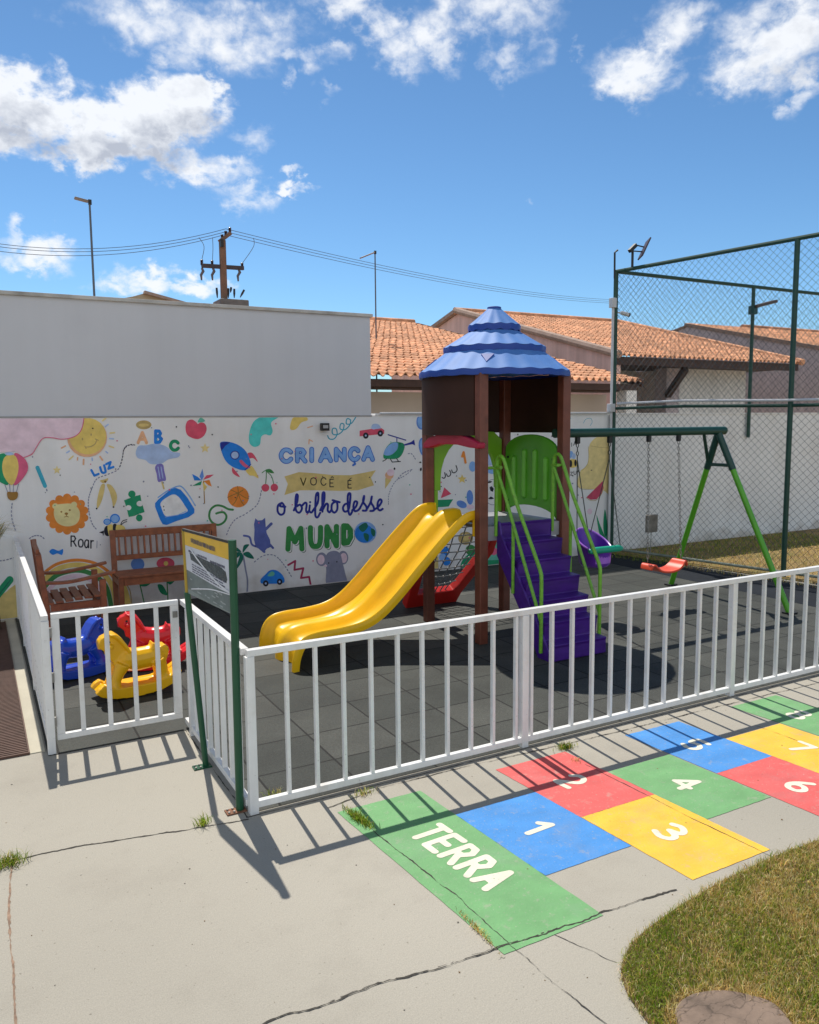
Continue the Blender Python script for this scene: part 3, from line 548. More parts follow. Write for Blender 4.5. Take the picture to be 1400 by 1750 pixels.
mural('painted_balloon', 'A', [('c', 'gr', [(60, 525), (-30, 540), (-120, 640), (-60, 760), (30, 830), (90, 832), (100, 680)]), ('c', 'rs', [(150, 515), (235, 550), (285, 620), (288, 690), (250, 760), (185, 832), (140, 832), (160, 660)]), ('c', 'ye', [(105, 530), (45, 560), (22, 650), (40, 750), (95, 832), (140, 834), (180, 740), (192, 640), (165, 550)]), ('e', 'sb', 95, 520, 45, 16), ('S', 'gy', 7, [(50, 840), (80, 920)]), ('S', 'gy', 7, [(100, 836), (105, 920)]), ('S', 'gy', 7, [(140, 836), (137, 920)]), ('S', 'gy', 7, [(192, 836), (170, 920)]), ('c', 'br', [(75, 920), (128, 918), (182, 920), (178, 980), (130, 1004), (84, 984)]), ('d', 'gy', 10, [(128, 1020), (118, 1120), (125, 1200), (145, 1270), (165, 1330)], 34)], base=25)
mural('painted_pencil', 'A', [('S', 'te', 42, [(390, 665), (468, 855)]), ('S', 'gy', 12, [(484, 890), (488, 904)])])
def star(c, x, y, r): return ('p', c, [(x + r * (1 if i % 2 == 0 else .45) * math.sin(math.pi * i / 5), y - r * (1 if i % 2 == 0 else .45) * math.cos(math.pi * i / 5)) for i in range(10)])
mural('painted_star', 'A', [star('ly', 592, 690, 46)]); mural('painted_star', 'B', [star('ly', 752, 380, 44)]); mural('painted_star', 'G', [star('ye', 335, 530, 55)])
mural('lettering', 'A', [('S', 'bl', 24, [(950, 690), (982, 748), (1025, 730)]), ('s', 'bl', 24, [(1042, 660), (1055, 705), (1075, 718), (1098, 704), (1083, 640)]), ('S', 'bl', 24, [(1105, 628), (1150, 606), (1128, 676), (1180, 657)])])
mane = [(698 + (196 + 30 * abs(math.sin(7 * t)) ** .7) * math.cos(t), 1148 + (184 + 30 * abs(math.sin(7 * t)) ** .7) * math.sin(t)) for t in [2 * math.pi * i / 140 for i in range(140)]]
mural('painted_lion', 'A', [('p', 'or', mane), ('e', 'cr', 575, 1065, 32, 30), ('e', 'cr', 770, 1048, 32, 30), ('c', 'cr', [(560, 1150), (580, 1060), (660, 1040), (760, 1045), (825, 1110), (825, 1200), (780, 1258), (690, 1276), (600, 1240)]), ('e', 'br', 638, 1124, 10, 9), ('e', 'br', 725, 1106, 11, 9), ('e', 'br', 690, 1143, 18, 13), ('s', 'br', 7, [(690, 1150), (692, 1170), (670, 1178)]), ('s', 'br', 7, [(692, 1170), (712, 1178)])])
mural('painted_banana', 'A', [('c', 'sa', [(1040, 800), (1090, 785), (1125, 775), (1110, 810), (1070, 825)]), ('c', 'sa', [(1050, 850), (1090, 840), (1080, 930), (1050, 1030), (1010, 1090), (1012, 990)]), ('c', 'sa', [(1110, 840), (1160, 850), (1210, 930), (1215, 1000), (1180, 1075), (1165, 1010), (1140, 920)]), ('e', 'br', 1095, 810, 12, 12), ('e', 'k', 1005, 1090, 9, 9), ('e', 'k', 1180, 1074, 9, 9)])
mural('painted_bee', 'A', [('e', 'bl', 1115, 1228, 40, 34), ('e', 'lb', 1115, 1228, 30, 25), ('e', 'bl', 1196, 1194, 52, 50), ('e', 'lb', 1196, 1196, 40, 38), ('e', 'k', 1118, 1322, 36, 55), ('c', 'ye', [(1120, 1270), (1170, 1262), (1180, 1375), (1135, 1375)]), ('c', 'k', [(1175, 1262), (1212, 1260), (1215, 1375), (1182, 1375)]), ('c', 'ye', [(1212, 1262), (1290, 1275), (1300, 1340), (1215, 1372)]), ('p', 'k', [(1030, 1338), (1080, 1318), (1080, 1355)]), ('s', 'k', 8, [(1255, 1258), (1275, 1220), (1320, 1205)]), ('s', 'k', 8, [(1262, 1258), (1290, 1235), (1318, 1225)])])
mural('painted_trail', 'A', [('d', 'gy', 11, [(1400, 432), (1330, 432), (1290, 470), (1270, 570), (1230, 680), (1120, 735), (1010, 780), (960, 870), (920, 1000), (930, 1150), (965, 1260), (1020, 1320)], 26)])
mural('painted_puzzle_piece', 'B', [('p', 'gr', [(60, 825), (110, 805), (150, 790), (200, 778), (208, 830), (220, 870), (236, 925), (190, 940), (150, 958), (100, 968), (88, 915), (75, 870)]), ('e', 'gr', 127, 772, 31, 31), ('e', 'gr', 190, 975, 28, 30), ('e', 'w', 98, 888, 24, 22), ('e', 'w', 195, 853, 28, 24)])
mural('painted_alphabet_cloud', 'B', [('e', 'ol', 228, 180, 66, 38), ('e', 'sa', 228, 182, 45, 14), ('c', 'sb', [(160, 420), (185, 360), (250, 355), (330, 340), (420, 365), (470, 410), (535, 420), (525, 455), (440, 475), (380, 510), (290, 515), (240, 480), (180, 465)]), ('t', 'lo', 'A', 180, 245, 72, 88, 0, 26, 0), ('t', 'bl', 'B', 330, 232, 55, 98, 0, 28, 0), ('t', 'gr', 'C', 457, 320, 68, 76, 0, 28, 0)])
mural('painted_trail', 'B', [('d', 'k', 8, [(165, 355), (110, 350), (60, 390), (45, 470), (20, 550)], 20)])
mural('painted_apple', 'B', [('c', 'rd', [(675, 155), (640, 135), (600, 150), (585, 205), (600, 265), (650, 295), (700, 300), (745, 270), (766, 215), (750, 170), (715, 160), (690, 172)]), ('c', 'lt', [(690, 155), (715, 118), (752, 145), (725, 158)])])
mural('painted_rocket', 'B', [('c', 'rd', [(1115, 425), (1150, 418), (1180, 450), (1202, 497), (1165, 465), (1130, 465)]), ('c', 'rd', [(985, 545), (1010, 570), (1050, 625), (1010, 610), (985, 585)]), ('c', 'ye', [(1100, 565), (1145, 530), (1180, 570), (1210, 635), (1165, 615), (1130, 610)]), ('c', 'bl', [(884, 330), (965, 327), (1050, 360), (1110, 420), (1142, 520), (1090, 568), (1000, 545), (930, 490), (890, 400)]), ('p', 'db', [(884, 330), (930, 326), (968, 330), (925, 360), (890, 405), (884, 365)]), ('e', 'db', 1007, 439, 39, 38), ('e', 'sb', 1007, 439, 31, 30), ('c', 'rs', [(1045, 490), (1065, 480), (1100, 515), (1140, 545), (1110, 550), (1070, 525)]), ('S', 'db', 7, [(1143, 518), (1092, 568)])])
mural('painted_ice_lolly', 'B', [('S', 'sa', 14, [(385, 670), (400, 725)]), ('c', 'pu', [(325, 545), (350, 512), (392, 520), (405, 580), (418, 650), (385, 662), (350, 664), (338, 600)]), ('S', 'sb', 7, [(350, 540), (368, 640)]), ('S', 'sb', 7, [(376, 540), (392, 635)])])
mural('painted_pinwheel', 'B', [('S', 'br', 8, [(740, 660), (748, 850)]), ('p', 'mb', [(725, 658), (705, 620), (730, 555), (742, 620)]), ('p', 'rd', [(735, 650), (765, 610), (828, 605), (790, 632)]), ('p', 'or', [(740, 660), (790, 650), (810, 708), (780, 695)]), ('p', 'ye', [(730, 665), (770, 710), (742, 750), (735, 700)]), ('p', 'gr', [(725, 660), (715, 695), (642, 702), (690, 675)]), ('p', 'bl', [(722, 655), (660, 655), (642, 600), (690, 625)])])
mural('painted_blue_frame', 'B', [('s', 'lb', 11, [(352, 800), (430, 745), (515, 706), (560, 715), (620, 790), (668, 870)]), ('p', 'bl', [(462, 728), (500, 718), (545, 735), (600, 800), (662, 900), (660, 935), (610, 970), (500, 1005), (425, 1036), (390, 1030), (365, 985), (325, 880), (325, 850), (350, 820)]), ('c', 'w', [(480, 775), (530, 800), (585, 880), (602, 918), (540, 945), (440, 962), (405, 950), (380, 890), (372, 850), (410, 810)]), ('s', 'bl', 7, [(392, 955), (430, 975), (520, 962), (600, 925)]), ('S', 'lb', 6, [(412, 968), (520, 950), (590, 918)]), ('e', 'k', 398, 878, 4, 7), ('e', 'k', 402, 908, 4, 7)])
mural('painted_basketball', 'B', [('e', 'or', 1036, 795, 92, 91), ('s', 'br', 6, [(1030, 705), (1035, 760), (1015, 830), (985, 868)]), ('s', 'br', 6, [(945, 800), (1000, 775), (1040, 760), (1080, 735)]), ('s', 'br', 6, [(970, 735), (1035, 765), (1090, 800), (1125, 810)]), ('s', 'br', 6, [(1035, 770), (1060, 830), (1085, 868)])])
mural('painted_spiral', 'B', [('s', 'lg', 18, [(990, 905), (950, 900), (900, 875), (845, 870), (800, 905), (788, 965), (815, 1015), (865, 1035), (915, 1010), (935, 965), (915, 930), (880, 928), (848, 938)])])
mural('painted_sea_blob', 'B', [('c', 'tl', [(1380, 108), (1250, 108), (1170, 150), (1132, 240), (1130, 330), (1170, 368), (1220, 350), (1232, 285), (1265, 262), (1310, 270), (1330, 230), (1318, 160)])])
mural('painted_cherries', 'B', [('s', 'lg', 7, [(1240, 590), (1275, 575), (1270, 690)]), ('s', 'lg', 7, [(1275, 575), (1320, 620), (1340, 690)]), ('c', 'lg', [(1270, 565), (1310, 558), (1342, 592), (1300, 588)]), ('e', 'rd', 1268, 718, 33, 33), ('e', 'rd', 1344, 716, 32, 33)])
mural('painted_trail', 'B', [('d', 'gy', 8, [(1240, 690), (1225, 790), (1190, 870), (1100, 940), (1010, 990), (960, 1060), (930, 1140)], 24)])
mural('painted_cat', 'D', [('s', 'ct', 12, [(240, 845), (275, 855), (290, 900), (330, 915)]), ('p', 'ct', [(310, 738), (325, 752), (352, 750), (370, 735), (374, 790), (380, 830), (400, 870), (405, 915), (380, 925), (365, 945), (340, 930), (312, 915), (302, 870), (305, 810), (302, 775)]), ('S', 'ct', 17, [(375, 805), (408, 772)]), ('S', 'ct', 14, [(395, 895), (418, 920)]), ('S', 'ct', 14, [(335, 920), (365, 945)])])
mural('painted_palm', 'D', [('s', 'gy', 10, [(235, 965), (250, 1050), (262, 1120), (260, 1192)]), ('c', 'dg', [(225, 945), (190, 915), (150, 930), (185, 940)]), ('c', 'dg', [(225, 950), (180, 950), (155, 990), (200, 980)]), ('c', 'dg', [(225, 950), (205, 1000), (195, 1050), (235, 990)]), ('c', 'dg', [(232, 950), (240, 905), (272, 900), (250, 930)]), ('c', 'dg', [(235, 955), (270, 945), (302, 985), (260, 978)])])
mural('painted_blue_car', 'D', [('c', 'bl', [(345, 1110), (370, 1085), (400, 1058), (440, 1058), (475, 1085), (490, 1120), (470, 1138), (360, 1140), (342, 1130)]), ('c', 'lt', [(385, 1092), (410, 1065), (428, 1075), (420, 1092)]), ('e', 'k', 374, 1138, 17, 19), ('e', 'k', 459, 1128, 17, 19), ('e', 'sb', 374, 1138, 6, 7), ('e', 'sb', 459, 1128, 6, 7)])
mural('painted_trail', 'D', [('d', 'gy', 6, [(300, 1010), (360, 968), (430, 968), (490, 1030), (540, 1110)], 17), ('d', 'gy', 6, [(1180, 500), (1220, 460), (1270, 440)], 15)])
mural('painted_zigzag', 'D', [('S', 'dr', 12, [(512, 1025), (555, 1000), (550, 1055), (605, 1045), (590, 1105), (640, 1098), (650, 1150)])])
mural('painted_elephant', 'D', [('e', 'gy', 717, 990, 34, 42), ('e', 'pk', 713, 992, 22, 30), ('e', 'gy', 848, 980, 32, 42), ('e', 'pk', 852, 982, 21, 31), ('c', 'gy', [(745, 965), (790, 938), (830, 955), (845, 1010), (860, 1070), (870, 1140), (790, 1150), (745, 1140), (745, 1060)]), ('e', 'k', 760, 1013, 4, 5), ('e', 'k', 810, 1005, 4, 5), ('e', 'pk', 740, 1030, 10, 7)])
mural('painted_yellow_blob', 'C', [('c', 'ye', [(260, 180), (290, 105), (380, 100), (400, 130), (350, 150), (310, 200), (270, 208)]), ('S', 'lo', 8, [(400, 190), (440, 178)]), ('S', 'lo', 8, [(410, 320), (412, 285), (440, 300)])])
mural('painted_coil', 'C', [('s', 'te', 9, [(560, 255), (575, 280), (610, 280), (635, 245), (628, 200), (600, 200), (600, 240), (640, 245), (680, 215), (690, 165), (665, 160), (660, 200), (700, 205), (735, 170), (742, 130), (715, 120), (710, 160), (750, 155), (785, 105)])])
mural('painted_red_truck', 'C', [('c', 'sb', [(912, 205), (918, 165), (960, 162), (985, 190), (980, 210)]), ('p', 'rd', [(815, 215), (912, 200), (925, 205), (990, 195), (1012, 210), (1010, 240), (815, 260)]), ('e', 'k', 864, 254, 22, 25), ('e', 'k', 980, 236, 22, 25), ('e', 'sb', 864, 254, 7, 8), ('e', 'sb', 980, 236, 7, 8)])
mural('painted_helicopter', 'C', [('S', 'db', 9, [(1043, 247), (1183, 290)]), ('S', 'db', 7, [(1112, 275), (1112, 310)]), ('c', 'gr', [(1005, 430), (1015, 370), (1060, 315), (1120, 305), (1172, 325), (1160, 390), (1120, 435), (1040, 440)]), ('c', 'lb', [(1008, 405), (1025, 355), (1075, 312), (1120, 315), (1110, 370), (1060, 410)]), ('p', 'db', [(1165, 325), (1225, 305), (1250, 285), (1258, 332), (1235, 322), (1170, 335)]), ('S', 'k', 7, [(1000, 458), (1020, 448), (1030, 438)]), ('S', 'k', 7, [(1060, 440), (1075, 465), (1140, 460)]), ('S', 'k', 7, [(1110, 436), (1125, 460)])])
ops = []
for c, lw in (('mo', 39), ('lb', 25)):
    for ch, x, y, w, h in (('C', 188, 368, 82, 92), ('R', 318, 366, 66, 92), ('I', 428, 362, 10, 92), ('A', 502, 362, 82, 92), ('N', 628, 362, 72, 86), ('C', 738, 358, 68, 88), ('A', 846, 350, 72, 94)): ops.append(('t', c, ch, x, y, w, h, 0, lw, 0))
ops += [('S', 'mo', 16, [(772, 462), (778, 480), (762, 490)])]
mural('lettering', 'C', ops)
mural('painted_ribbon', 'C', [('p', 'sa', [(215, 580), (330, 545), (440, 552), (600, 568), (740, 570), (860, 548), (945, 530), (905, 590), (930, 650), (800, 690), (650, 695), (480, 690), (340, 690), (215, 728), (242, 640)])])
mural('lettering', 'C', [('t', 'k', 'V', 345, 592, 42, 58, 0, 8, 0), ('t', 'k', 'O', 424, 590, 46, 58, 0, 8, 0), ('t', 'k', 'C', 506, 590, 42, 60, 0, 8, 0), ('t', 'k', 'E', 578, 602, 30, 60, 0, 8, 0), ('S', 'k', 6, [(586, 592), (595, 580), (606, 590)]), ('t', 'k', 'E', 722, 612, 28, 60, 0, 8, 0), ('S', 'k', 6, [(732, 604), (748, 592)])])
mural('lettering', 'C', [('s', 'db', 17, [(195, 790), (165, 810), (162, 860), (185, 885), (212, 870), (215, 820), (195, 792), (180, 815), (222, 822)]),
    ('s', 'db', 17, [(290, 850), (315, 790), (322, 735), (310, 725), (303, 780), (308, 850), (335, 868), (355, 835), (340, 805), (315, 818)]), ('s', 'db', 17, [(350, 820), (378, 790), (392, 800), (388, 850), (400, 870), (412, 850)]), ('s', 'db', 16, [(418, 810), (414, 850), (428, 868), (445, 850)]), ('e', 'db', 420, 785, 8, 9), ('s', 'db', 17, [(440, 855), (480, 790), (485, 715), (468, 725), (462, 800), (462, 890), (480, 905), (500, 870)]), ('s', 'db', 17, [(500, 850), (530, 780), (534, 712), (518, 725), (518, 860)]), ('s', 'db', 17, [(518, 850), (545, 800), (562, 805), (560, 850), (575, 865), (590, 845)]), ('s', 'db', 17, [(622, 780), (595, 800), (592, 845), (612, 868), (635, 845), (636, 795), (618, 775), (600, 770), (655, 785)]),
    ('s', 'db', 17, [(735, 800), (700, 800), (682, 830), (695, 860), (725, 845), (738, 780), (740, 718), (722, 725), (720, 800), (728, 870), (740, 885), (755, 860)]), ('s', 'db', 17, [(755, 850), (785, 820), (795, 785), (775, 780), (765, 820), (775, 855), (800, 850), (820, 830)]), ('s', 'db', 17, [(815, 835), (845, 775), (850, 735), (842, 780), (868, 820), (868, 850), (840, 852)]), ('s', 'db', 17, [(868, 845), (900, 790), (912, 740), (905, 785), (925, 820), (928, 850), (900, 855)]), ('s', 'db', 17, [(930, 845), (965, 820), (990, 780), (978, 762), (960, 785), (958, 830), (975, 850), (998, 838)])])
ops = []
for c, dx, dy, lw in (('sg', 9, 7, 33), ('w', 6, 4, 33), ('mg', 0, 0, 32)):
    for ch, x, y, w, h in (('M', 510, 802, 86, 126), ('U', 648, 796, 62, 116), ('N', 750, 790, 64, 118), ('D', 852, 784, 48, 108)): ops.append(('t', c, ch, x + dx, y + dy, w, h, 0, lw, -.02))
ops += [('e', 'lb', 985, 825, 68, 66), ('e', 'bl', 978, 832, 58, 56), ('c', 'dg', [(945, 790), (985, 765), (1000, 790), (975, 820), (955, 815)]), ('c', 'dg', [(975, 830), (1005, 840), (1000, 880), (980, 865)]), ('c', 'dg', [(1020, 800), (1045, 815), (1040, 850), (1022, 835)])]
mural('lettering', 'D', ops)
mural('painted_ice_cream', 'C', [('p', 'sa', [(1020, 590), (1070, 605), (1018, 678)]), ('e', 'lo', 1052, 570, 34, 32), ('e', 'pk', 1062, 548, 30, 28), ('e', 'k', 1093, 518, 7, 10)])
mural('painted_trail', 'C', [('d', 'gy', 6, [(1045, 810), (1050, 720), (1100, 620), (1180, 570), (1240, 520)], 18), ('d', 'gy', 7, [(1190, 400), (1230, 400), (1265, 450)], 20)])
mural('painted_blue_balloon', 'C', [('e', 'mb', 1322, 130, 52, 78, 15), ('e', 'lb', 1325, 128, 44, 68, 15), ('e', 'mb', 1330, 350, 42, 82, -12), ('e', 'lb', 1333, 350, 34, 72, -12)])
mural('painted_sailboat', 'G', [('p', 'rd', [(130, 625), (212, 700), (90, 750)]), ('p', 'rd', [(-30, 690), (-90, 720), (-40, 600)]), ('p', 'gr', [(-60, 775), (232, 762), (180, 845), (-30, 860)]), ('S', 'w', 8, [(95, 625), (88, 760)])])
mural('lettering', 'G', [('s', 'k', 11, [(105, 510), (125, 520), (143, 500), (135, 455)]), ('s', 'k', 11, [(155, 470), (170, 498), (195, 490), (205, 460), (192, 430)]), ('s', 'k', 11, [(215, 425), (228, 455), (260, 450), (278, 420), (265, 375)]), ('S', 'or', 26, [(335, 270), (352, 220), (375, 340)])])
mural('painted_petals', 'G', [('e', 'mb', 425, 740, 38, 85, -3), ('e', 'mb', 330, 820, 62, 40, 25), ('e', 'pk', 430, 850, 45, 26), ('e', 'lb', 455, 385, 40, 60), ('e', 'sb', 660, 300, 60, 75), ('e', 'lb', 680, 430, 60, 40)])
mural('painted_football', 'G', [('e', 'gy', 690, 680, 108, 150), ('e', 'w', 690, 680, 102, 144), ('p', 'k', [(650, 625), (675, 610), (700, 640), (690, 675), (662, 668)]), ('c', 'k', [(638, 755), (665, 732), (700, 752), (668, 762)]), ('c', 'k', [(628, 570), (652, 552), (680, 560), (650, 575)]), ('c', 'k', [(715, 560), (735, 570), (725, 590)])])
mural('painted_hill', 'G', [('c', 'lt', [(630, 1260), (700, 1170), (790, 1130), (860, 1200), (880, 1340), (870, 1540), (630, 1540)]), ('p', 'gr', [(625, 1465), (870, 1455), (870, 1550), (625, 1555)]), ('e', 'rs', 700, 1360, 42, 45)])
mural('painted_flower', 'G', [('e', 'bl', 140, 1360, 52, 55), ('e', 'bl', 155, 1475, 48, 50), ('e', 'lb', 110, 1430, 40, 44), ('e', 'ol', 375, 1210, 85, 75), ('e', 'sa', 375, 1200, 45, 40), ('e', 'lg', 435, 1345, 60, 60), ('c', 'gr', [(330, 1480), (400, 1400), (490, 1380), (490, 1540), (330, 1570)]), ('p', 'sa', [(-60, 1480), (60, 1420), (60, 1560), (-60, 1600)])])
mural('painted_rainbow', 'L', [('s', 'or', 16, [(232, 310), (300, 262), (400, 240), (500, 255), (580, 305), (630, 380), (650, 480)]), ('s', 'ye', 26, [(232, 350), (300, 290), (400, 265), (490, 280), (560, 325), (600, 390), (618, 480)]), ('s', 'lg', 24, [(235, 385), (300, 322), (400, 295), (480, 310), (540, 350), (572, 400), (590, 480)]), ('s', 'pk', 22, [(250, 410), (310, 350), (400, 325), (470, 340), (515, 375), (545, 420), (560, 480)])])
mural('painted_flowers', 'L', [('S', 'lg', 6, [(740, 350), (768, 475)]), ('S', 'lg', 6, [(888, 350), (893, 455)]), ('c', 'gr', [(745, 375), (770, 350), (812, 350), (780, 378)]), ('c', 'gr', [(838, 372), (865, 375), (890, 425), (855, 415)]), ('c', 'gr', [(885, 350), (930, 345), (905, 370)]), ('e', 'mb', 732, 262, 36, 34), ('e', 'rd', 880, 258, 48, 32), ('e', 'ye', 882, 258, 12, 12), ('c', 'ye', [(645, 360), (670, 375), (690, 440), (692, 490), (645, 490)]), ('s', 'ol', 5, [(655, 350), (690, 400), (702, 490)])])
mural('painted_fish', 'L', [('c', 'bl', [(262, 195), (280, 180), (310, 190), (335, 182), (330, 212), (305, 205), (280, 212)])])
mural('lettering', 'L', [('t', 'k', 'R', 378, 112, 28, 54, 0, 7, 0), ('t', 'k', 'o', 416, 108, 27, 62, 0, 7, 0), ('t', 'k', 'a', 448, 110, 26, 64, 0, 7, 0), ('t', 'k', 'r', 480, 112, 22, 64, 0, 7, 0), ('t', 'gy', '!', 510, 138, 12, 38, 0, 3, 0)])
mural('painted_trail', 'L', [('d', 'gy', 6, [(150, 130), (180, 112), (215, 112), (238, 130)], 14), ('d', 'gy', 6, [(-10, 245), (30, 240), (80, 225)], 16)])
mural('painted_sand', 'L', [('c', 'sa', [(-200, 470), (0, 425), (60, 385), (110, 362), (125, 450), (125, 565), (-200, 590)]), ('S', 'gr', 40, [(52, 345), (-90, 520)]), ('S', 'dg', 6, [(56, 345), (-80, 520)])])
mural('painted_hen', 'F', [('c', 'ly', [(400, 470), (420, 400), (490, 340), (580, 320), (640, 340), (650, 900), (560, 900), (540, 880), (400, 880), (290, 850), (310, 700), (370, 650), (395, 580)]), ('s', 'ol', 4, [(395, 440), (395, 600), (330, 690)]), ('s', 'ol', 4, [(290, 850), (330, 880), (440, 880)]), ('s', 'ol', 4, [(420, 435), (520, 450), (600, 455)]), ('p', 'wm', [(545, 795), (552, 860), (530, 930), (480, 985), (420, 990), (375, 965)]), ('s', 'ol', 5, [(552, 865), (528, 935), (478, 992), (420, 996), (372, 968)])])
mural('lettering', 'F', [('t', 'k', 'R', 182, 405, 24, 38, 0, 6, -.1), ('t', 'k', 'I', 218, 402, 12, 38, 0, 6, 0), ('t', 'k', 'A', 242, 388, 30, 42, 0, 6, 0), ('t', 'k', 'Z', 212, 705, 22, 32, 0, 6, 0), ('t', 'k', 'U', 246, 695, 24, 34, 0, 6, 0), ('t', 'k', 'A', 282, 678, 26, 36, 0, 6, 0)])
mural('painted_bee', 'F', [('e', 'lb', 210, 525, 26, 40, 20), ('e', 'sb', 245, 540, 20, 30), ('e', 'or', 185, 615, 30, 32), ('c', 'ye', [(200, 580), (270, 578), (275, 645), (205, 655)]), ('e', 'k', 214, 617, 15, 38), ('e', 'k', 262, 610, 12, 34)])
mural('painted_leaves', 'F', [('c', 'gr', [(480, 1150), (510, 1230), (560, 1360), (570, 1440), (510, 1340)]), ('c', 'gr', [(565, 1090), (590, 1220), (600, 1380), (585, 1450), (550, 1280)]), ('c', 'gr', [(425, 1310), (500, 1340), (575, 1440), (500, 1400)]), ('c', 'lt', [(560, 1380), (640, 1340), (640, 1440), (580, 1450)]), ('e', 'pk', 410, 1110, 26, 30)])
mural('painted_swirl', 'F', [('s', 'te', 4, [(345, 200), (370, 160), (420, 150), (435, 190), (415, 225)]), ('e', 'te', 210, 148, 7, 5)])
ops = [('e', random.choice(['k', 'gy', 'gy', 'k', 'rs', 'lt']), random.uniform(40, 1030), random.uniform(722, 960), random.uniform(.7, 1.5), random.uniform(.7, 1.5)) for _ in range(110)]
ops += [('e', 'k', 721 + dx, 790 + dy, rx, ry, a) for dx, dy, rx, ry, a in ((3, 3, 2.2, 1.4, -30), (-3, 0, 2, 1.2, 0), (-2, 12, 1.6, 3, 10), (5, -2, 2, 1.5, 30))]
mural('painted_dots', 'X', ops, base=22.5, flat=True)
# ------------------------------------------------------------------ houses with clay tile roofs
def tile_roof(parent, x0, x1, ye, ze, yr, zr, cw=.185, rl=.36, name='roof'):
    L = math.hypot(yr - ye, zr - ze); R = int(L / rl) + 1; N = int((x1 - x0) / cw); sy, sz = (yr - ye) / L, (zr - ze) / L
    prof = [(0, 0), (.1, .035), (.25, .056), (.4, .035), (.5, 0), (.62, -.018), (.75, -.024), (.88, -.018)]; mb = MB()
    for r in range(R):
        jr = random.uniform(-.012, .012); lines = []; slip = [random.gauss(0, .014) for _ in range(N)]
        for e, (s, lift) in enumerate(((r * rl - .03, .034), (min(L, (r + 1) * rl + .02), .0))):
            row = []
            for c in range(N):
                jh = mnoise.noise(Vector((c * 3.1, r * 7.7, 1))) * .008
                for u, h in prof:
                    hh = h + lift + jh; s2 = s + (slip[c] if e == 0 else 0); row.append((x0 + (c + u) * cw + jr, ye + s2 * sy - hh * sz, ze + s2 * sz + hh * sy))
            lines.append(row)
        n = len(lines[0]); low = [(a[0], a[1] + .014 * sz, a[2] - .022) for a in lines[0]]
        mb.add(low + lines[0] + lines[1], [(k * n + i, k * n + i + 1, (k + 1) * n + i + 1, (k + 1) * n + i) for k in (0, 1) for i in range(n - 1)])
    o = mb.build(name, TERRA_T, parent, fix=False); return o
def verge(parent, x, ye, ze, yr, zr, m, r=.10):
    return MB().tube([(x, ye - .03, ze + .07), (x, yr, zr + .09)], r, 8).build('verge_tiles', m, parent)
MORT = mat('verge mortar', (.42, .30, .24), .9, .2, 6)
h1 = thing('tiled_house', 'low house with clay tile roof and beige wall, right beside the flat grey building', 'house', (9, 13, 0))
e1, r1 = onY(870, 648, 13), onY(690, 551, 23.2)
ZE1, ZR1 = 2.86, 5.22
tile_roof(h1, 4.2, 12.9, 13, ZE1, 23.2, ZR1)
MB().box(4.2, 12.8, 14.0, 23, 0, 2.62).build('wall', BEIGEW, h1)
MB().box(4.3, 12.85, 13.08, 13.16, ZE1 - .18, ZE1 - .05).build('eave_board', DWOOD, h1)
MB().box(4.3, 12.75, 13.3, 14.0, ZE1 - .20, ZE1 - .09).build('soffit', DWOOD, h1)
MB().tube([(4.2, 23.2, ZR1 + .05), (12.9, 23.2, ZR1 + .05)], .11, 8).build('ridge_tiles', TERRA_T, h1)
MB().box(12.55, 12.85, 13.1, 13.4, 0, ZE1 - .1).build('porch_post', GREYW, h1)
MB().beam((12.92, 13, ZE1 - .03), (12.92, 23, ZR1 - .06), .05, .16).build('barge_board', DWOOD, h1)
h2 = thing('tiled_house', 'clay tiled house with faded pink gable end behind the play tower and court fence', 'house', (18, 18, 0))
X2a, X2b, YE2, ZE2, YR2, ZR2 = 14.95, 22.5, 16, 3.72, 24, 5.82
tile_roof(h2, X2a, X2b, YE2, ZE2, YR2, ZR2)
MB().prism([(X2a + .12, YE2 + .14, 0), (X2a + .12, YE2 + .14, ZE2 + .01), (X2a + .12, YR2, ZR2 - .06), (X2a + .12, 29, 4.55), (X2a + .12, 29, 0)], (.16, 0, 0)).build('gable_wall', PINKW, h2)
MB().add([(X2a, YR2, ZR2), (X2b, YR2, ZR2), (X2b, 29.3, 4.45), (X2a, 29.3, 4.45)], [(0, 1, 2, 3)]).build('rear_roof', TERRA_T, h2)
verge(h2, X2a + .06, YE2, ZE2 - .03, YR2, ZR2 - .03, MORT, .11); verge(h2, X2b, YE2, ZE2 - .03, YR2, ZR2 - .03, TERRA_T, .10)
MB().beam((X2a + .06, YR2, ZR2 + .03), (X2a + .06, 29.2, 4.55), .2, .12).build('verge_tiles', MORT, h2)
MB().tube([(X2a, YR2, ZR2 + .05), (X2b, YR2, ZR2 + .05)], .12, 8).build('ridge_tiles', TERRA_T, h2)
MB().box(X2a + .02, X2b - .1, YE2 + .05, YE2 + .13, ZE2 - .22, ZE2 - .012).build('eave_board', DWOOD, h2)
MB().box(X2a + .13, X2b - .2, YE2 + .14, 18.7, ZE2 - .16, ZE2 - .08).build('soffit', DWOOD, h2)
MB().box(onY(1160, 700, 17.3).x + .005, 21.6, 17.3, 24, 0, ZE2 - .16).build('wall', GREYW, h2)
MB().box(X2a + .3, 18.2, 18.6, 18.75, 0, ZE2 - .16).build('porch_wall', mat('pale porch render', (.56, .52, .45), .9, .1, 1), h2)
MB().box(onY(1138, 700, 17.25).x, onY(1160, 700, 17.25).x, 17.25, 17.7, 0, ZE2 - .16).build('porch_column', MAUVEW, h2)
MB().beam(onY(1141, 676, 17.2), onY(1172, 630, 16.3), .16, .16).build('brace', DWOOD, h2)
wf = MB().box(16.0, 16.9, 18.56, 18.6, 1.6, 2.62).build('window', DARKV, h2)
gb = MB()
for i in range(9): gb.box(16.02 + i * .107, 16.045 + i * .107, 18.53, 18.555, 1.6, 2.6)
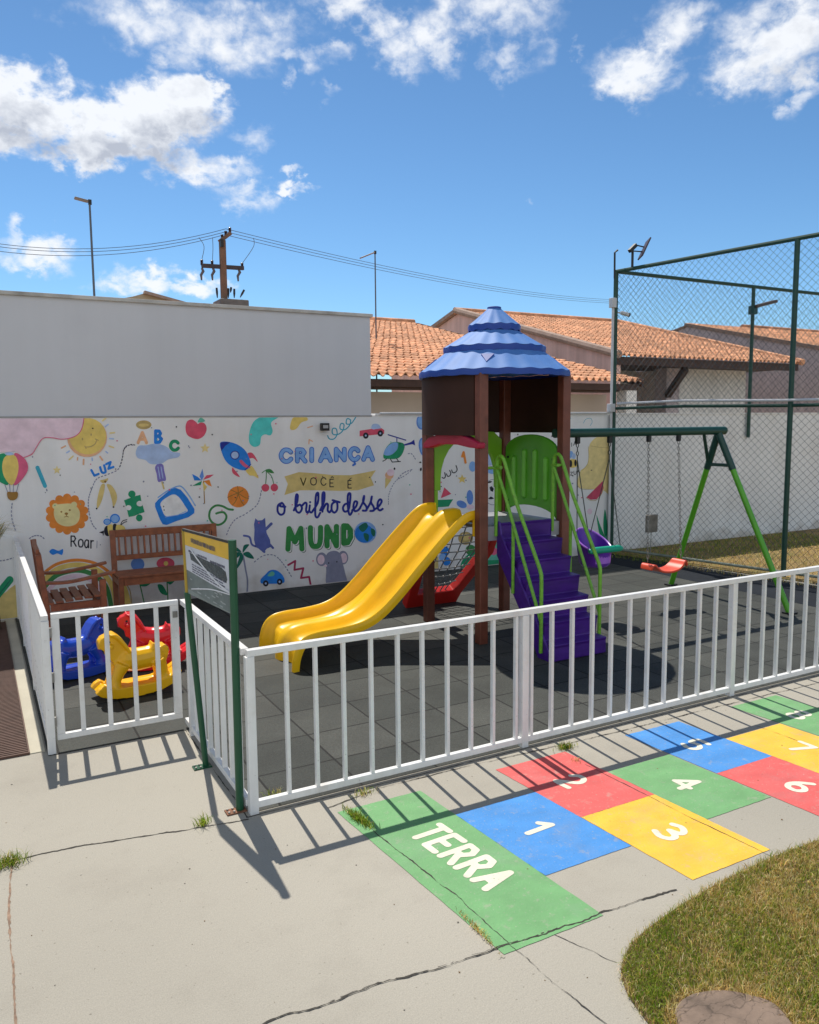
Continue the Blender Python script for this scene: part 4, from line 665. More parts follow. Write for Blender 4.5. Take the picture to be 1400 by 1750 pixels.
gb.build('grille', mat('cream grille', (.6, .56, .48), .6), wf)
h3 = thing('tiled_house', 'mauve grey gabled house farther right, seen only through the chain-link mesh', 'house', (27, 20, 0))
X3, YR3, ZR3 = 26.6, 24.4, 6.02
MB().prism([(X3, 14.2, 0), (X3, 14.2, 3.52), (X3, YR3, ZR3 - .04), (X3, 27.6, 5.34), (X3, 27.6, 0)], (.2, 0, 0)).build('gable_wall', MAUVEW, h3)
MB().beam((X3 + .05, 14.1, 3.54), (X3 + .05, YR3, ZR3 + .0), .26, .14).build('verge_mortar', mat('brown verge mortar', (.30, .20, .15), .9, .25, 5), h3); MB().beam((X3 + .05, YR3, ZR3 - .08), (X3 + .05, 27.7, 5.33), .26, .08).build('verge_mortar', MATS['brown verge mortar'], h3)
tile_roof(h3, X3 - .03, 40, 14, 3.5, YR3, ZR3 + .02)
MB().tube([(X3 + 3.5, YR3, ZR3 + .08), (40, YR3, ZR3 + .08)], .12, 8).build('ridge_tiles', TERRA_T, h3)
h4 = thing('gabled_house', 'tip of a distant beige gable showing above the flat grey building', 'house', (5, 30, 0))
pk = onY(250, 502, 30)
MB().prism([(pk.x - 4, 30, 0), (pk.x - 4, 30, pk.z - 1.0), (pk.x - .45, 30, pk.z - .12), (pk.x - .1, 30, pk.z), (pk.x + .6, 30, pk.z - .16), (pk.x + 4, 30, pk.z - .9), (pk.x + 4, 30, 0)], (0, 6, 0)).build('wall', mat('sandy gable', (.50, .40, .27), .9, .1, 1), h4)
MB().beam((pk.x - .1, 29.9, pk.z + .03), (pk.x + 4.1, 29.9, pk.z - .87), .25, .1).build('verge_tiles', MORT, h4)

# ------------------------------------------------------------------ lamp posts, power pole, lines
def lamp_post(px_, py_top, Y, arm_px, lab):
    t = onY(px_, py_top, Y); a = onY(*arm_px, Y)
    o = thing('street_lamp', lab, 'street lamp', (t.x, Y, 0), 'slender street lamps beyond the wall')
    MB().tube([(t.x, Y, 0), (t.x, Y, t.z)], [.024, .016], 8).build('pole', mat('grey pole paint', (.10, .11, .13), .5), o)
    d = (a - t).normalized(); MB().beam(t + d * .02, a, .10, .03).build('lamp_head', mat('bronze lamp head', (.22, .16, .13), .5), o, bevel=.01)
    MB().box(t.x - .02, t.x + .03, Y - .02, Y + .02, t.z - .04, t.z + .035).build('bracket', BLACKM, o)
lamp_post(153, 345, 14, (127, 338), 'slender street lamp rising over the flat grey building, its head pointing left')
lamp_post(641, 431, 18, (616, 441), 'slender street lamp at the right corner of the flat grey building')
up = thing('power_pole', 'rusty brown power pole with crossarm and transformer above the flat grey building', 'power pole', (6.3, 22, 0))
q = lambda x, y: onY(330 + x / 10.93, 370 + y / 10.93, 22)
t0, t1 = q(545, 440), q(580, 1500)
MB().beam((t1.x, 22, 0), (t0.x, 22, t0.z), .16, .16).build('pole', POLEC, up, bevel=.02)
MB().beam(q(490, 470) , q(700, 310), .10, .10).build('top_arm', POLEC, up)
MB().box(q(490, 470).x, q(540, 470).x, 21.85, 21.98, q(490, 580).z, q(490, 440).z).build('bracket', BLACKM, up)
MB().beam(q(160, 915), q(945, 965), .09, .10).build('crossarm', mat('dark crossarm timber', (.06, .055, .06), .7, .2, 6), up)
def insul(x, y0, y1, r=.045):
    a, b = q(x, y0), q(x, y1); L = a.z - b.z; prof = [(.02, 0)]
    for k in range(5): prof += [(r, L * (k + .35) / 5), (r * .55, L * (k + .8) / 5)]
    prof.append((.01, L)); MB().lathe(prof, (b.x, 22, b.z), 10).build('insulator', mat('brown porcelain', (.05, .03, .035), .3), up)
for x, y0, y1 in ((545, 330, 430), (612, 265, 370), (690, 200, 310), (165, 800, 910), (358, 815, 915), (918, 860, 950)): insul(x, y0, y1)
for x, y in ((165, 960), (370, 960), (850, 980)):
    MB().tube([q(x, y), q(x + 25, y + 60), q(x - 15, y + 130), q(x - 5, y + 230)], [.03, .04, .035, .02], 6).build('fuse_cutout', mat('grey fuse tube', (.10, .09, .10), .5), up)
MB().box(q(385, 0).x, q(915, 0).x, 21.6, 22.4, q(0, 1500).z - 2.2, q(0, 1530).z).build('transformer_tank', mat('transformer grey paint', (.16, .16, .15), .6, .3, 4), up, bevel=.03)
for x, y0, x2, y2 in ((455, 1520, 440, 1330), (545, 1500, 545, 1350), (660, 1520, 660, 1340), (700, 1420, 712, 1320), (770, 1520, 770, 1350), (880, 1510, 955, 1370)):
    MB().tube([q(x, y0), q((x + x2) / 2, (y0 + y2) / 2), q(x2, y2)], [.012, .03, .028], 6).build('bushing', BLACKM, up)
WCAB = mat('dark aluminium cable', (.10, .12, .15), .5)
for i, (pa, pt, pb) in enumerate((((-40, 411), (386, 391), (1045, 512)), ((-40, 416), (386, 396), (1045, 515)), ((-40, 424), (384, 401), (1045, 518)))):
    mb = MB()
    for (a, b, Ya, Yb) in ((pa, pt, 24, 22), (pt, pb, 22, 34)):
        A, B = onY(*a, Ya), onY(*b, Yb); pts = []
        for k in range(17):
            t = k / 16; p = A.lerp(B, t); p.z -= .35 * 4 * t * (1 - t); pts.append(p)
        mb.tube(pts, .0075, 5)
    tag(mb.build('power_line', WCAB), ['upper', 'middle', 'lower'][i] + ' of the thin power lines meeting at the power pole', 'cable', 'power lines across the sky')
for a, b, c in (((110, 390), (205, 560), (165, 800)), ((365, 390), (372, 600), (362, 815)), ((1130, 400), (1130, 560), (930, 860))):
    MB().tube(cr([q(*a), q(*b), q(*c)], 6), .008, 5).build('jumper_cable', WCAB, up)

# ------------------------------------------------------------------ sports court fence
cf = thing('court_fence', 'tall dark green chain-link fence round the sports court', 'fence', (CF0.x, CF0.y, 0))
CZ = 4.21
posts = [0, (CF1 - CF0).length, 5.4, 8.1]
MB().tube([(CF0.x, CF0.y, 0), (CF0.x, CF0.y, CZ)], .035, 10).build('post', COURTG, cf, smooth=True)
for d in posts[1:]: MB().tube([cfp(d), cfp(d, CZ)], .033, 10).build('post', COURTG, cf, smooth=True)
bx = onY(1280, 600, WY).x
MB().tube([(bx, WY - .05, 1.72), (bx, WY - .05, CZ)], .03, 10).build('post', COURTG, cf, smooth=True)
MB().tube([(bx + 3.2, WY - .05, 1.72), (bx + 3.2, WY - .05, CZ)], .03, 10).build('post', COURTG, cf, smooth=True)
MB().tube([(CF0.x, CF0.y, CZ), cfp(9, CZ)], .028, 8).build('top_rail', COURTG, cf, smooth=True)
MB().tube([(CF0.x, CF0.y, CZ), (18, WY - .05, CZ)], .028, 8).build('top_rail', COURTG, cf, smooth=True)
MB().tube([cfp(0, .07), cfp(9, .07)], .02, 8).build('bottom_rail', mat('chalky green rail', (.20, .24, .20), .6, .5, 5), cf, smooth=True)
MB().tube([cfp(0, 2.20), cfp(1.2, 2.21), cfp(2.6, 2.185), cfp(9, 2.17)], .022, 8).build('middle_rail', COURTG, cf, smooth=True)
def chainlink(P0, dirv, L, z0, z1, wob=.0, pitch=.098, r=.0023):
    mb = MB(); dirv = Vector(dirv); Hh = z1 - z0
    nn = Vector((-dirv.y, dirv.x, 0)) * .003
    def P(s, z, side): p = P0 + dirv * s; return Vector((p.x, p.y, z)) + nn * side
    k = -int(Hh / pitch) - 1
    while k * pitch < L:
        for sg in (1, -1):
            s0 = k * pitch; a, b = s0, s0 + Hh
            lo, hi = max(0, a), min(L, b)
            if hi - lo > .02:
                if sg > 0: p, q_ = P(lo, z0 + (lo - a), 1), P(hi, z0 + (hi - a), 1)
                else: p, q_ = P(lo, z1 - (lo - a), -1), P(hi, z1 - (hi - a), -1)
                mb.tube([p, q_], r, 3, cap=False)
        k += 1
    return mb
chainlink(Vector((CF0.x, CF0.y, 0)), CFD, 8.6, .06, CZ).build('wire_mesh', WIRE, cf, fix=False)
chainlink(Vector((CF0.x, WY - .05, 0)), (1, 0, 0), 8.5, 2.15, CZ, r=.0019).build('wire_mesh', WIRE, cf, fix=False)
pp = thing('conduit', 'grey white conduit pipe running up the court corner post and along the mesh', 'pipe', (CF0.x, CF0.y, 0))
MB().tube([(CF0.x - .055, CF0.y - .01, .05), (CF0.x - .055, CF0.y - .01, 3.75)], .02, 8).build('riser', PIPEW, pp, smooth=True)
MB().tube([cfp(.1, 2.27) - nrm * .05, cfp(1.2, 2.285) - nrm * .05, cfp(2.6, 2.25) - nrm * .05, cfp(9, 2.22) - nrm * .05], .017, 8).build('run', PIPEW, pp, smooth=True)
MB().box(CF0.x - .115, CF0.x - .03, CF0.y - .06, CF0.y + .02, 3.68, 3.82).build('junction_box', PIPEW, pp, bevel=.006)
MB().box(CF0.x - .12, CF0.x - .02, CF0.y - .06, CF0.y + .02, 2.15, 2.27).build('junction_box', PIPEW, pp, bevel=.006)
MB().tube([(CF0.x - .06, CF0.y - .03, 2.16), (CF0.x - .09, WY - .035, 2.135), (4.6, WY - .035, 2.135)], .014, 8).build('coping_run', PIPEW, pp, smooth=True)
MB().tube([(CF0.x - .03, CF0.y, CZ - .1), (CF0.x - .035, CF0.y, CZ + .27), (CF0.x + .02, CF0.y, CZ + .31)], .014, 8).build('gooseneck', BLACKM, pp, smooth=True)
sc_ = thing('security_camera', 'small white security camera on the court corner post', 'camera', (CF0.x, CF0.y, 3.6))
MB().tube([(CF0.x + .03, CF0.y, 3.62), (CF0.x + .12, CF0.y - .03, 3.61)], .012, 8).build('arm', PIPEW, sc_)
MB().tube([(CF0.x + .10, CF0.y - .02, 3.615), (CF0.x + .21, CF0.y - .05, 3.59)], .03, 10).build('housing', PIPEW, sc_, smooth=True); MB().tube([(CF0.x + .211, CF0.y - .05, 3.59), (CF0.x + .23, CF0.y - .055, 3.585)], .031, 10).build('lens', BLACKM, sc_)
fl = thing('floodlight', 'dark floodlight on a stub post on the court fence corner', 'floodlight', (CF0.x + .12, CF0.y, CZ))
g0 = cfp(.28, CZ); MB().tube([g0, g0 + Vector((0, 0, .30))], .018, 8).build('stub_post', BLACKM, fl)
k0 = g0 + Vector((.0, 0, .30)); MB().beam(k0 + Vector((-.06, 0, -.06)), k0 + Vector((.06, 0, .04)), .05, .05).build('driver_box', BLACKM, fl)
MB().beam(k0 + Vector((.03, 0, .04)), k0 + Vector((.20, -.02, .02)), .015, .015).build('arm', BLACKM, fl); MB().beam(k0 + Vector((.03, 0, -.05)), k0 + Vector((.17, -.02, -.05)), .015, .015).build('arm', BLACKM, fl)
MB().beam(k0 + Vector((.13, -.02, -.14)), k0 + Vector((.28, -.03, .13)), .022, .18, up=(.48, .88, 0)).build('lamp_head', mat('floodlight body', (.05, .03, .045), .5), fl, bevel=.006)
cl = thing('floodlight', 'bronze floodlight arm clamped to the inner court post', 'floodlight', (bx, WY - .1, 3.6))
pa, pb = onY(1290, 524, WY - .1), onY(1325, 515, WY - .1)
MB().beam(pa, pb, .11, .05).build('lamp_head', mat('bronze floodlight', (.10, .065, .05), .5), cl, bevel=.008); MB().box(bx - .05, bx + .045, WY - .11, WY + .0, pa.z - .12, pa.z + .02).build('clamp', DGREEN, cl)
gbx = thing('grey_box', 'small weathered grey box hung on the mesh behind the swing', 'box', (9, 8.6, .6))
s_ = 0.95; c_ = cfp(s_, .0)
ga, gb_ = onY(1102, 880, c_.y), onY(1118, 908, c_.y)
MB().box(ga.x, gb_.x, c_.y - .07, c_.y - .012, gb_.z, ga.z).build('case', mat('weathered grey case', (.22, .20, .17), .8, .4, 12), gbx, bevel=.008)
MB().tube([((ga.x + gb_.x) / 2, c_.y - .04, gb_.z), ((ga.x + gb_.x) / 2, c_.y - .03, .10)], .006, 6).build('cable', STEEL, gbx)
wl = thing('wall_light', 'little black floodlight fixed high on the painted wall', 'wall light', (3.5, WY, 2))
a, b = onY(548, 723, WY - .06), onY(562, 736, WY - .06); MB().box(a.x, b.x, WY - .09, WY - .03, b.z, a.z).build('case', BLACKM, wl, bevel=.006); MB().box(a.x + .02, b.x - .02, WY - .094, WY - .089, b.z + .03, a.z - .025).build('lens', mat('frosted lens', (.45, .45, .46), .3), wl); MB().box(a.x + .03, b.x - .03, WY - .03, WY - .001, b.z + .02, a.z - .02).build('bracket', BLACKM, wl)

# ------------------------------------------------------------------ white railings and gate
RH = .87
def railing(name, lab, p0, p1, bars, postd, end0=True):
    p0, p1 = Vector(p0), Vector(p1); d = (p1 - p0); L = d.length; d.normalize(); o = thing(name, lab, 'railing', (p0.x, p0.y, 0), 'white metal railings round the playground')
    MB().beam(p0 + Vector((0, 0, RH - .017)), p1 + Vector((0, 0, RH - .017)), .042, .034).build('top_rail', WHITE, o, bevel=.003)
    MB().beam(p0 + Vector((0, 0, .048)), p1 + Vector((0, 0, .048)), .034, .036).build('bottom_rail', WHITE, o, bevel=.003)
    bm = None
    for s in bars:
        s += random.uniform(-.003, .003); p = p0 + d * s
        if bm is None: bm = MB().beam(p + Vector((0, 0, .066)), p + Vector((0, 0, RH - .034)), .028, .02, up=d).build('bar', WHITE, o, bevel=.002); b0 = s
        else: part_copy(bm, o, tuple(bm.location + d * (s - b0)))
    pm = None
    for s in postd:
        p = p0 + d * s
        if pm is None: pm = MB().beam(p + Vector((0, 0, .0)), p + Vector((0, 0, RH - .0345)), .046, .046, up=d).build('post', WHITE, o, bevel=.003); s0 = s
        else: part_copy(pm, o, tuple(pm.location + d * (s - s0)))
    return o
bars = [.209 + .163 * k for k in range(10)] + [1.793 + .1635 * k for k in range(11)] + [3.781 + .1635 * k for k in range(11)]
bars = [b - .0 for b in bars]
railing('front_railing', 'long white slatted railing along the front of the rubber play floor', (CX, FY, 0), (CX + 5.9, FY, 0), bars, [.012, 1.74, 3.61, 5.5])
railing('return_railing', 'short white railing between the gate and the front corner, behind the information sign', (CX - .0, FY + .03, 0), (CX, 5.24, 0), [.14 + .155 * k for k in range(8)], [1.19])
railing('side_railing', 'white railing along the left side by the drain, ending at the painted wall', (.325, 5.2, 0), (.345, WY - .02, 0), [.15 + .16 * k for k in range(24)], [.015, 1.4, 2.8, 3.99])
gt = thing('gate', 'closed white slatted gate in front of the rocking horses', 'gate', (.35, 5.235, 0))
MB().box(.362, 1.125, 5.215, 5.25, .838, .872).build('top_rail', WHITE, gt, bevel=.003); MB().box(.362, 1.125, 5.217, 5.247, .075, .112).build('bottom_rail', WHITE, gt, bevel=.003)
MB().box(.362, .408, 5.216, 5.249, .1125, .8375).build('stile', WHITE, gt, bevel=.003); MB().box(1.075, 1.125, 5.216, 5.249, .1125, .8375).build('stile', WHITE, gt, bevel=.003)
for x in (.515, .678, .838, .984): MB().box(x - .014, x + .014, 5.222, 5.243, .1125, .8375).build('bar', WHITE, gt, bevel=.002)
for z in (.2, .48, .76): MB().tube([(.352, 5.205, z - .03), (.352, 5.205, z + .03)], .010, 8).build('hinge', STEEL, gt)
MB().box(1.085, 1.115, 5.205, 5.215, .76, .80).build('latch', STEEL, gt)
# ------------------------------------------------------------------ information sign
sg = thing('information_sign', 'leaning green-posted notice board with yellow header by the railing corner', 'sign', (1.10, 4.2, 0))
bl_, br_ = Vector((1.103, 4.553, 0)), Vector((1.118, 3.922, 0)); tl_, tr_ = onY(314, 905, 4.56), onY(397, 927, 3.925)
MB().tube([bl_, onY(320, 1012, 4.556)], .018, 10).build('post', SGREEN, sg, smooth=True); MB().tube([br_, tr_ + (tr_ - br_).normalized() * .012], .021, 10).build('post', SGREEN, sg, smooth=True)
MB().tube([onY(320, 1012, 4.556), tl_], .012, 8).build('post', mat('thin yellow edge', (.45, .30, .03), .5), sg, smooth=True)
uax = (tr_ - tl_); vax = (onY(321, 1013, 4.556) - tl_); 
nb = uax.cross(vax).normalized(); nb = -nb if nb.x > 0 else nb
def bp(u, v, k=0): return tl_ + uax * u + vax * v * (1 + .02 * u) + nb * (.0035 + .0006 * k)
MB().prism([bp(.02, 0.01), bp(.975, .01), bp(.975, 1.02), bp(.02, 1)], -nb * .006).build('board', mat('sign backing', (.22, .26, .25), .4, .15, 5), sg)
MB().beam(bp(0, .0), bp(.98, .0), .014, .014).build('top_edge', mat('dark sign edge', (.03, .025, .02), .5), sg)
def sp_(name, mm, poly, k): return MB().face([bp(u, v, k) for u, v in poly]).build(name, mm, sg, fix=False)
sp_('header', mat('sign yellow', (.80, .48, .02), .3, .1, 8), [(.025, .015), (.97, .015), (.97, .255), (.025, .235)], 1)
sp_('white_panel', mat('sign white', (.62, .64, .70), .35, .1, 6), [(.025, .236), (.97, .256), (.97, .74), (.7, .72), (.025, .62)], 1)
sp_('lower_panel', mat('sign grey green', (.14, .18, .175), .3, .25, 12), [(.025, .621), (.7, .721), (.97, .741), (.97, 1.0), (.5, .99), (.025, .92)], 1)
sp_('picture', mat('sign picture', (.045, .06, .065), .25, .5, 30), [(.12, .33), (.78, .40), (.86, .44), (.88, .54), (.86, .60), (.6, .545), (.14, .44)], 2)
ink = MB(); random.seed(3)
for row, v0, u0, u1, h, k in ((0, .085, .17, .68, .075, 3), (1, .285, .10, .22, .035, 3), (2, .295, .28, .48, .035, 3), (3, .31, .56, .83, .04, 3)):
    u = u0
    while u < u1:
        w = random.uniform(.012, .024); ink.face([bp(u, v0 + .06 * u + random.uniform(0, h * .25), k), bp(u + w, v0 + .06 * u, k), bp(u + w, v0 + .06 * u + h, k), bp(u, v0 + .06 * u + h * random.uniform(.75, 1), k)]); u += w + random.uniform(.005, .013)
for j in range(4):
    u = .16; v = .475 + j * .036
    while u < .80: w = random.uniform(.03, .09); ink.face([bp(u, v + .13 * u, 3), bp(u + w, v + .13 * (u + w), 3), bp(u + w, v + .016 + .13 * (u + w), 3), bp(u, v + .016 + .13 * u, 3)]); u += w + .012
tag(ink.build('print', mat('dark sign ink', (.06, .06, .11), .4), sg, fix=False), kind='stuff')
lp = MB()
for j in range(14):
    u = random.uniform(.06, .8); v = random.uniform(.70, .9); w = random.uniform(.03, .14); lp.face([bp(u, v + .1 * u, 3), bp(u + w, v + .1 * (u + w), 3), bp(u + w, v + .02 + .1 * (u + w), 3), bp(u, v + .02 + .1 * u, 3)])
lp.build('faded_print', mat('faded sign ink', (.36, .40, .40), .5), sg, fix=False)
pl = MB()
for path, w in (([(.15, .27), (.3, .40), (.5, .54), (.72, .66), (.93, .72)], .03), ([(.12, .90), (.35, .83), (.6, .77), (.95, .74)], .018)):
    c = cr([(a, b, 0) for a, b in path], 6)
    vs, fs = ribbon([(p.x, p.y) for p in c], w); pl.add([bp(v.x, v.y, 5) for v in vs], fs)
pl.build('peeling_film_glare', mat('peeling film with painted glare', (.72, .74, .78), .2), sg, fix=False)  # pale streaks put the glossy film's reflection into its colour
for p, m_ in ((bl_, SGREEN), (br_, RUST)): MB().box(p.x - .075, p.x + .03, p.y - .03, p.y + .03, .001, .008).build('base_plate', m_, sg); 
bo = MB()
for p in (bl_, br_):
    for dx in (-.062, -.035): bo.tube([(p.x + dx, p.y + .018, .008), (p.x + dx, p.y + .018, .016)], .006, 6); bo.tube([(p.x + dx, p.y - .018, .008), (p.x + dx, p.y - .018, .016)], .006, 6)
bo.build('anchor_bolts', STEEL, sg)
# ------------------------------------------------------------------ play tower
TX0, TX1, TY0, TY1 = 3.98, 4.91, 5.94, 6.89
tw = thing('play_tower', 'brown-posted play tower with blue tiered roof, yellow slide and purple stairs', 'play tower', (4.45, 6.4, 0))
for x, y in ((TX0, TY0), (TX0, TY1), (TX1, TY0), (TX1, TY1)):
    p = MB().box(x - .045, x + .045, y - .045, y + .045, 0, 2.44).build('post', BROWN, tw, bevel=.008)
RC = (4.445, 6.42, 0)
def rf(amp, ph=0, n=20):
    return lambda t, i: (amp[i] * .35 * math.cos(n * t + ph), amp[i] * math.cos(n * t + ph))
def tier(prof, amps, sk, samps, n, ph, name, parent):
    o = MB().lathe(prof, RC, 192, rf(amps, ph, n)).build(name, ROOFB, parent, smooth=True, fix=False, ang=60)
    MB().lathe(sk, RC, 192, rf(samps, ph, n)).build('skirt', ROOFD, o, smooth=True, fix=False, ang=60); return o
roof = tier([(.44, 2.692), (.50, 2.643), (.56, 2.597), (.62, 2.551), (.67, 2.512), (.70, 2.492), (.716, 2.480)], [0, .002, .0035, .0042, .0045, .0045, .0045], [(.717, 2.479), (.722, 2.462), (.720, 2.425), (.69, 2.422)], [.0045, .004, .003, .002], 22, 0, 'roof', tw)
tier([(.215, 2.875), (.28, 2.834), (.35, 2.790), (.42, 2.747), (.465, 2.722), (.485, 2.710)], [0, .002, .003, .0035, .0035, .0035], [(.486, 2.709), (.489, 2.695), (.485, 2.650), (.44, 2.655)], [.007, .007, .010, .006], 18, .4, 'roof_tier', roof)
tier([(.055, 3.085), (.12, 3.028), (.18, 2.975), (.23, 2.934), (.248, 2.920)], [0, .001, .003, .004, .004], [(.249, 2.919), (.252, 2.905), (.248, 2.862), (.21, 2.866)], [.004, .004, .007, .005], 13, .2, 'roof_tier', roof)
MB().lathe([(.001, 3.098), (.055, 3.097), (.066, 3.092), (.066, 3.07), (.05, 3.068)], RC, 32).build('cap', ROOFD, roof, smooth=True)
for ang in (-2.28, -.55, 1.0, 2.6):      # small triangular vents
    c, s = math.cos(ang), math.sin(ang); r0, r1, z0, z1 = .60, .685, 2.615, 2.515
    tv = lambda r, w, z: Vector((RC[0] + c * r - s * w, RC[1] + s * r + c * w, z))
    zc = lambda r: 2.692 + (r - .44) * (-.212 / .276)
    MB().prism([tv(.55, -.058, zc(.55) + .008), tv(.55, .058, zc(.55) + .008), tv(.65, 0, zc(.65) + .010)], (0, 0, -.03)).build('vent', ROOFD, roof)
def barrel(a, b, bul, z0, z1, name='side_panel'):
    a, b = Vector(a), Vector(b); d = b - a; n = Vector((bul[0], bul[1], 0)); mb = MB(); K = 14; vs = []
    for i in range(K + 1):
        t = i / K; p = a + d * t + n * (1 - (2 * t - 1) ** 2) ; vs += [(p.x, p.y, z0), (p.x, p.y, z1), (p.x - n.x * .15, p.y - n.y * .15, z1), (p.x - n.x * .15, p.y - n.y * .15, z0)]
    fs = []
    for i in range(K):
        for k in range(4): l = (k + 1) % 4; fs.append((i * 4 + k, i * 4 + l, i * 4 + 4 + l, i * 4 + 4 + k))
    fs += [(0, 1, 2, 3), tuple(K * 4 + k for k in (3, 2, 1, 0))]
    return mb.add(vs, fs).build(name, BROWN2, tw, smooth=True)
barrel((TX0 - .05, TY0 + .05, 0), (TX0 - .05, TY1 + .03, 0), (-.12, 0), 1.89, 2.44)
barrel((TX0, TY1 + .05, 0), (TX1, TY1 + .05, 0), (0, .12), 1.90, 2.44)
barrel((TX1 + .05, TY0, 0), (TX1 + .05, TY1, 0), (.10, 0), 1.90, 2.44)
deck = MB().box(TX0 + .03, TX1 - .03, TY0 + .03, TY1 - .03, 1.045, 1.075).build('deck', DECKM, tw, bevel=.004)
MB().box(TX0 + .05, TX1 - .05, TY0 - .01, TY0 + .025, .94, 1.07).build('fascia', DECKM, deck); MB().box(TX1 - .02, TX1 + .01, TY0 + .05, TY1 - .05, .94, 1.07).build('fascia', DECKM, deck)
# crimson arch over the slide
X = TX0 - .085
pts = [(X, onX(x, y, X).y, onX(x, y, X).z) for x, y in ((723, 758), (731, 748), (752, 741), (786, 742), (806, 751), (817, 758), (816, 767), (800, 765), (780, 760), (752, 759), (734, 765), (723, 766))]
MB().prism(pts, (.085, 0, 0)).build('slide_arch', MAGP, tw, bevel=.012, seg=3)
# lime doorway over the net
Y = TY1 + .0
def arch(x0, x1, z0, z1, t, rz, Y, th, m, name):
    cx = (x0 + x1) / 2; hw = (x1 - x0) / 2 - t; outer = [(x0, z0), (x0, z1 - .10), (x0 + .1, z1 - .02), (cx, z1), (x1 - .1, z1 - .02), (x1, z1 - .10), (x1, z0)]
    inner = [(x1 - t, z0)] + [(cx + hw * math.cos(a), z1 - t - rz + rz * math.sin(a)) for a in [math.pi * i / 12 for i in range(13)]] + [(x0 + t, z0)]
    return MB().prism([(x, Y, z) for x, z in outer + inner], (0, th, 0)).build(name, m, tw, bevel=.008)
arch(TX0 + .06, TX1 - .05, 1.33, 1.93, .075, .42, TY1 - .02, .05, LIME, 'doorway_arch')
MB().box(TX0 + .06, TX0 + .10, TY1 - .02, TY1 + .03, 1.08, 1.329).build('doorway_jamb', LIME, tw); MB().box(TX1 - .10, TX1 - .055, TY1 - .02, TY1 + .03, 1.08, 1.329).build('doorway_jamb', LIME, tw)
# green guard panel with ribs
ya, yb = TY0 + .06, TY1 - .06; yc = (ya + yb) / 2; hw = (yb - ya) / 2
top = [(yc + hw * math.cos(a), 1.72 + .165 * math.sin(a)) for a in [math.pi * i / 14 for i in range(15)]]
bot = [(yc - hw * math.cos(a), 1.06 + .12 * math.sin(a)) for a in [math.pi * i / 14 for i in range(15)]]
gp = MB().prism([(TX1 - .035, y, z) for y, z in top + bot], (.03, 0, 0)).build('guard_panel', GREENP, tw, bevel=.010, seg=3)
for i in range(4):
    y = yc + (i - 1.5) * .17; z0, z1 = 1.24, 1.72 + (.02 if i in (1, 2) else -.05)
    MB().tube([(TX1 - .037, y, z0), (TX1 - .037, y, z0 + .02), (TX1 - .037, y, z1 - .02), (TX1 - .037, y, z1)], [.012, .03, .03, .012], 12).build('rib', mat('bright green plastic', (.16, .52, .05), .25, .08, 5), gp, smooth=True)
bo = MB()
for y in (ya + .05, yb - .05):
    for z in (1.2, 1.45, 1.65): bo.tube([(TX1 - .036, y, z), (TX1 - .046, y, z)], .012, 8)
bo.build('bolts', BLACKM, gp)

# slide: two channels swept along their path
path = [(4.03, 1.215), (3.95, 1.222), (3.82, 1.185), (3.64, 1.04), (3.36, .775), (3.12, .54), (2.95, .405), (2.80, .342), (2.60, .318), (2.42, .310), (2.30, .285), (2.225, .22), (2.185, .11), (2.175, .0)]
cpth = cr([(x, z, 0) for x, z in path], 6)
prof = [(-.435, -.078), (-.44, -.045), (-.438, -.012), (-.425, -.001), (-.41, -.004), (-.395, -.03), (-.365, -.085), (-.32, -.112), (-.22, -.118), (-.14, -.108), (-.095, -.075), (-.06, -.035), (-.035, -.022), (0, -.018), (.035, -.022), (.06, -.035), (.095, -.075), (.14, -.108), (.22, -.118), (.32, -.112), (.365, -.085), (.395, -.03), (.41, -.004), (.425, -.001), (.438, -.012), (.44, -.045), (.435, -.078), (.30, -.128), (0, -.122), (-.30, -.128)]
sv = []; n = len(prof); YC = 6.42
for i, p in enumerate(cpth):
    a, b = cpth[max(0, i - 1)], cpth[min(len(cpth) - 1, i + 1)]; d = (b - a).normalized(); nx, nz = d.y, -d.x
    if nz < 0 and i < len(cpth) * .8: nx, nz = -nx, -nz
    if i >= len(cpth) * .8 and nx > 0: nx, nz = -nx, -nz
    k = 1.0 if i < len(cpth) * .8 else 1 - .25 * (i - len(cpth) * .8) / (len(cpth) * .2)
    for v, h in prof: sv.append((p.x + nx * h * k, YC + v, max(0, p.y + nz * h * k)))
sf = []
for i in range(len(cpth) - 1):
    for k in range(n): l = (k + 1) % n; sf.append((i * n + k, i * n + l, (i + 1) * n + l, (i + 1) * n + k))
sf += [tuple(range(n))]
sld = MB().add(sv, sf).build('slide', YELLOW, tw, smooth=True, ang=50)
for yy in (TY0 + .065, TY1 - .005):
    MB().box(3.93, 3.965, yy - .015, yy + .015, .98, 1.2).build('slide_bracket', YELLOW, sld, bevel=.008)

# stairs
sx0, sx1 = 4.165, 4.755
steps = [(5.90, 1.10), (5.735, .94), (5.61, .79), (5.49, .635), (5.37, .475), (5.25, .31), (5.135, .145)]
pr = [(5.93, 1.10)]; 
for i, (y, z) in enumerate(steps):
    pr.append((y, z)); nz = steps[i + 1][1] if i + 1 < len(steps) else 0.0
    pr.append((y + .012, z - .028)); pr.append((y + (.028 if nz else .01), nz + .004 if nz else 0))
pr += [(5.30, 0), (5.40, .16), (5.93, .82)]
st = MB().prism([(sx0, y, z) for y, z in pr], (sx1 - sx0, 0, 0)).build('stairs', PURPLE, tw, bevel=.014, seg=3)
for x in (sx0 - .012,):        # moulded stringer
    s0 = [(5.935, 1.115), (5.90, 1.112), (5.87, 1.0), (5.16, .07), (5.135, 0), (5.32, 0), (5.42, .16), (5.935, .80)]
    MB().prism([(x - .011, y, z) for y, z in s0], (.022, 0, 0)).build('stringer', PURPLE, st, bevel=.006)
def rail(pts, r=.0165): return MB().tube(cr(pts, 6), r, 10)
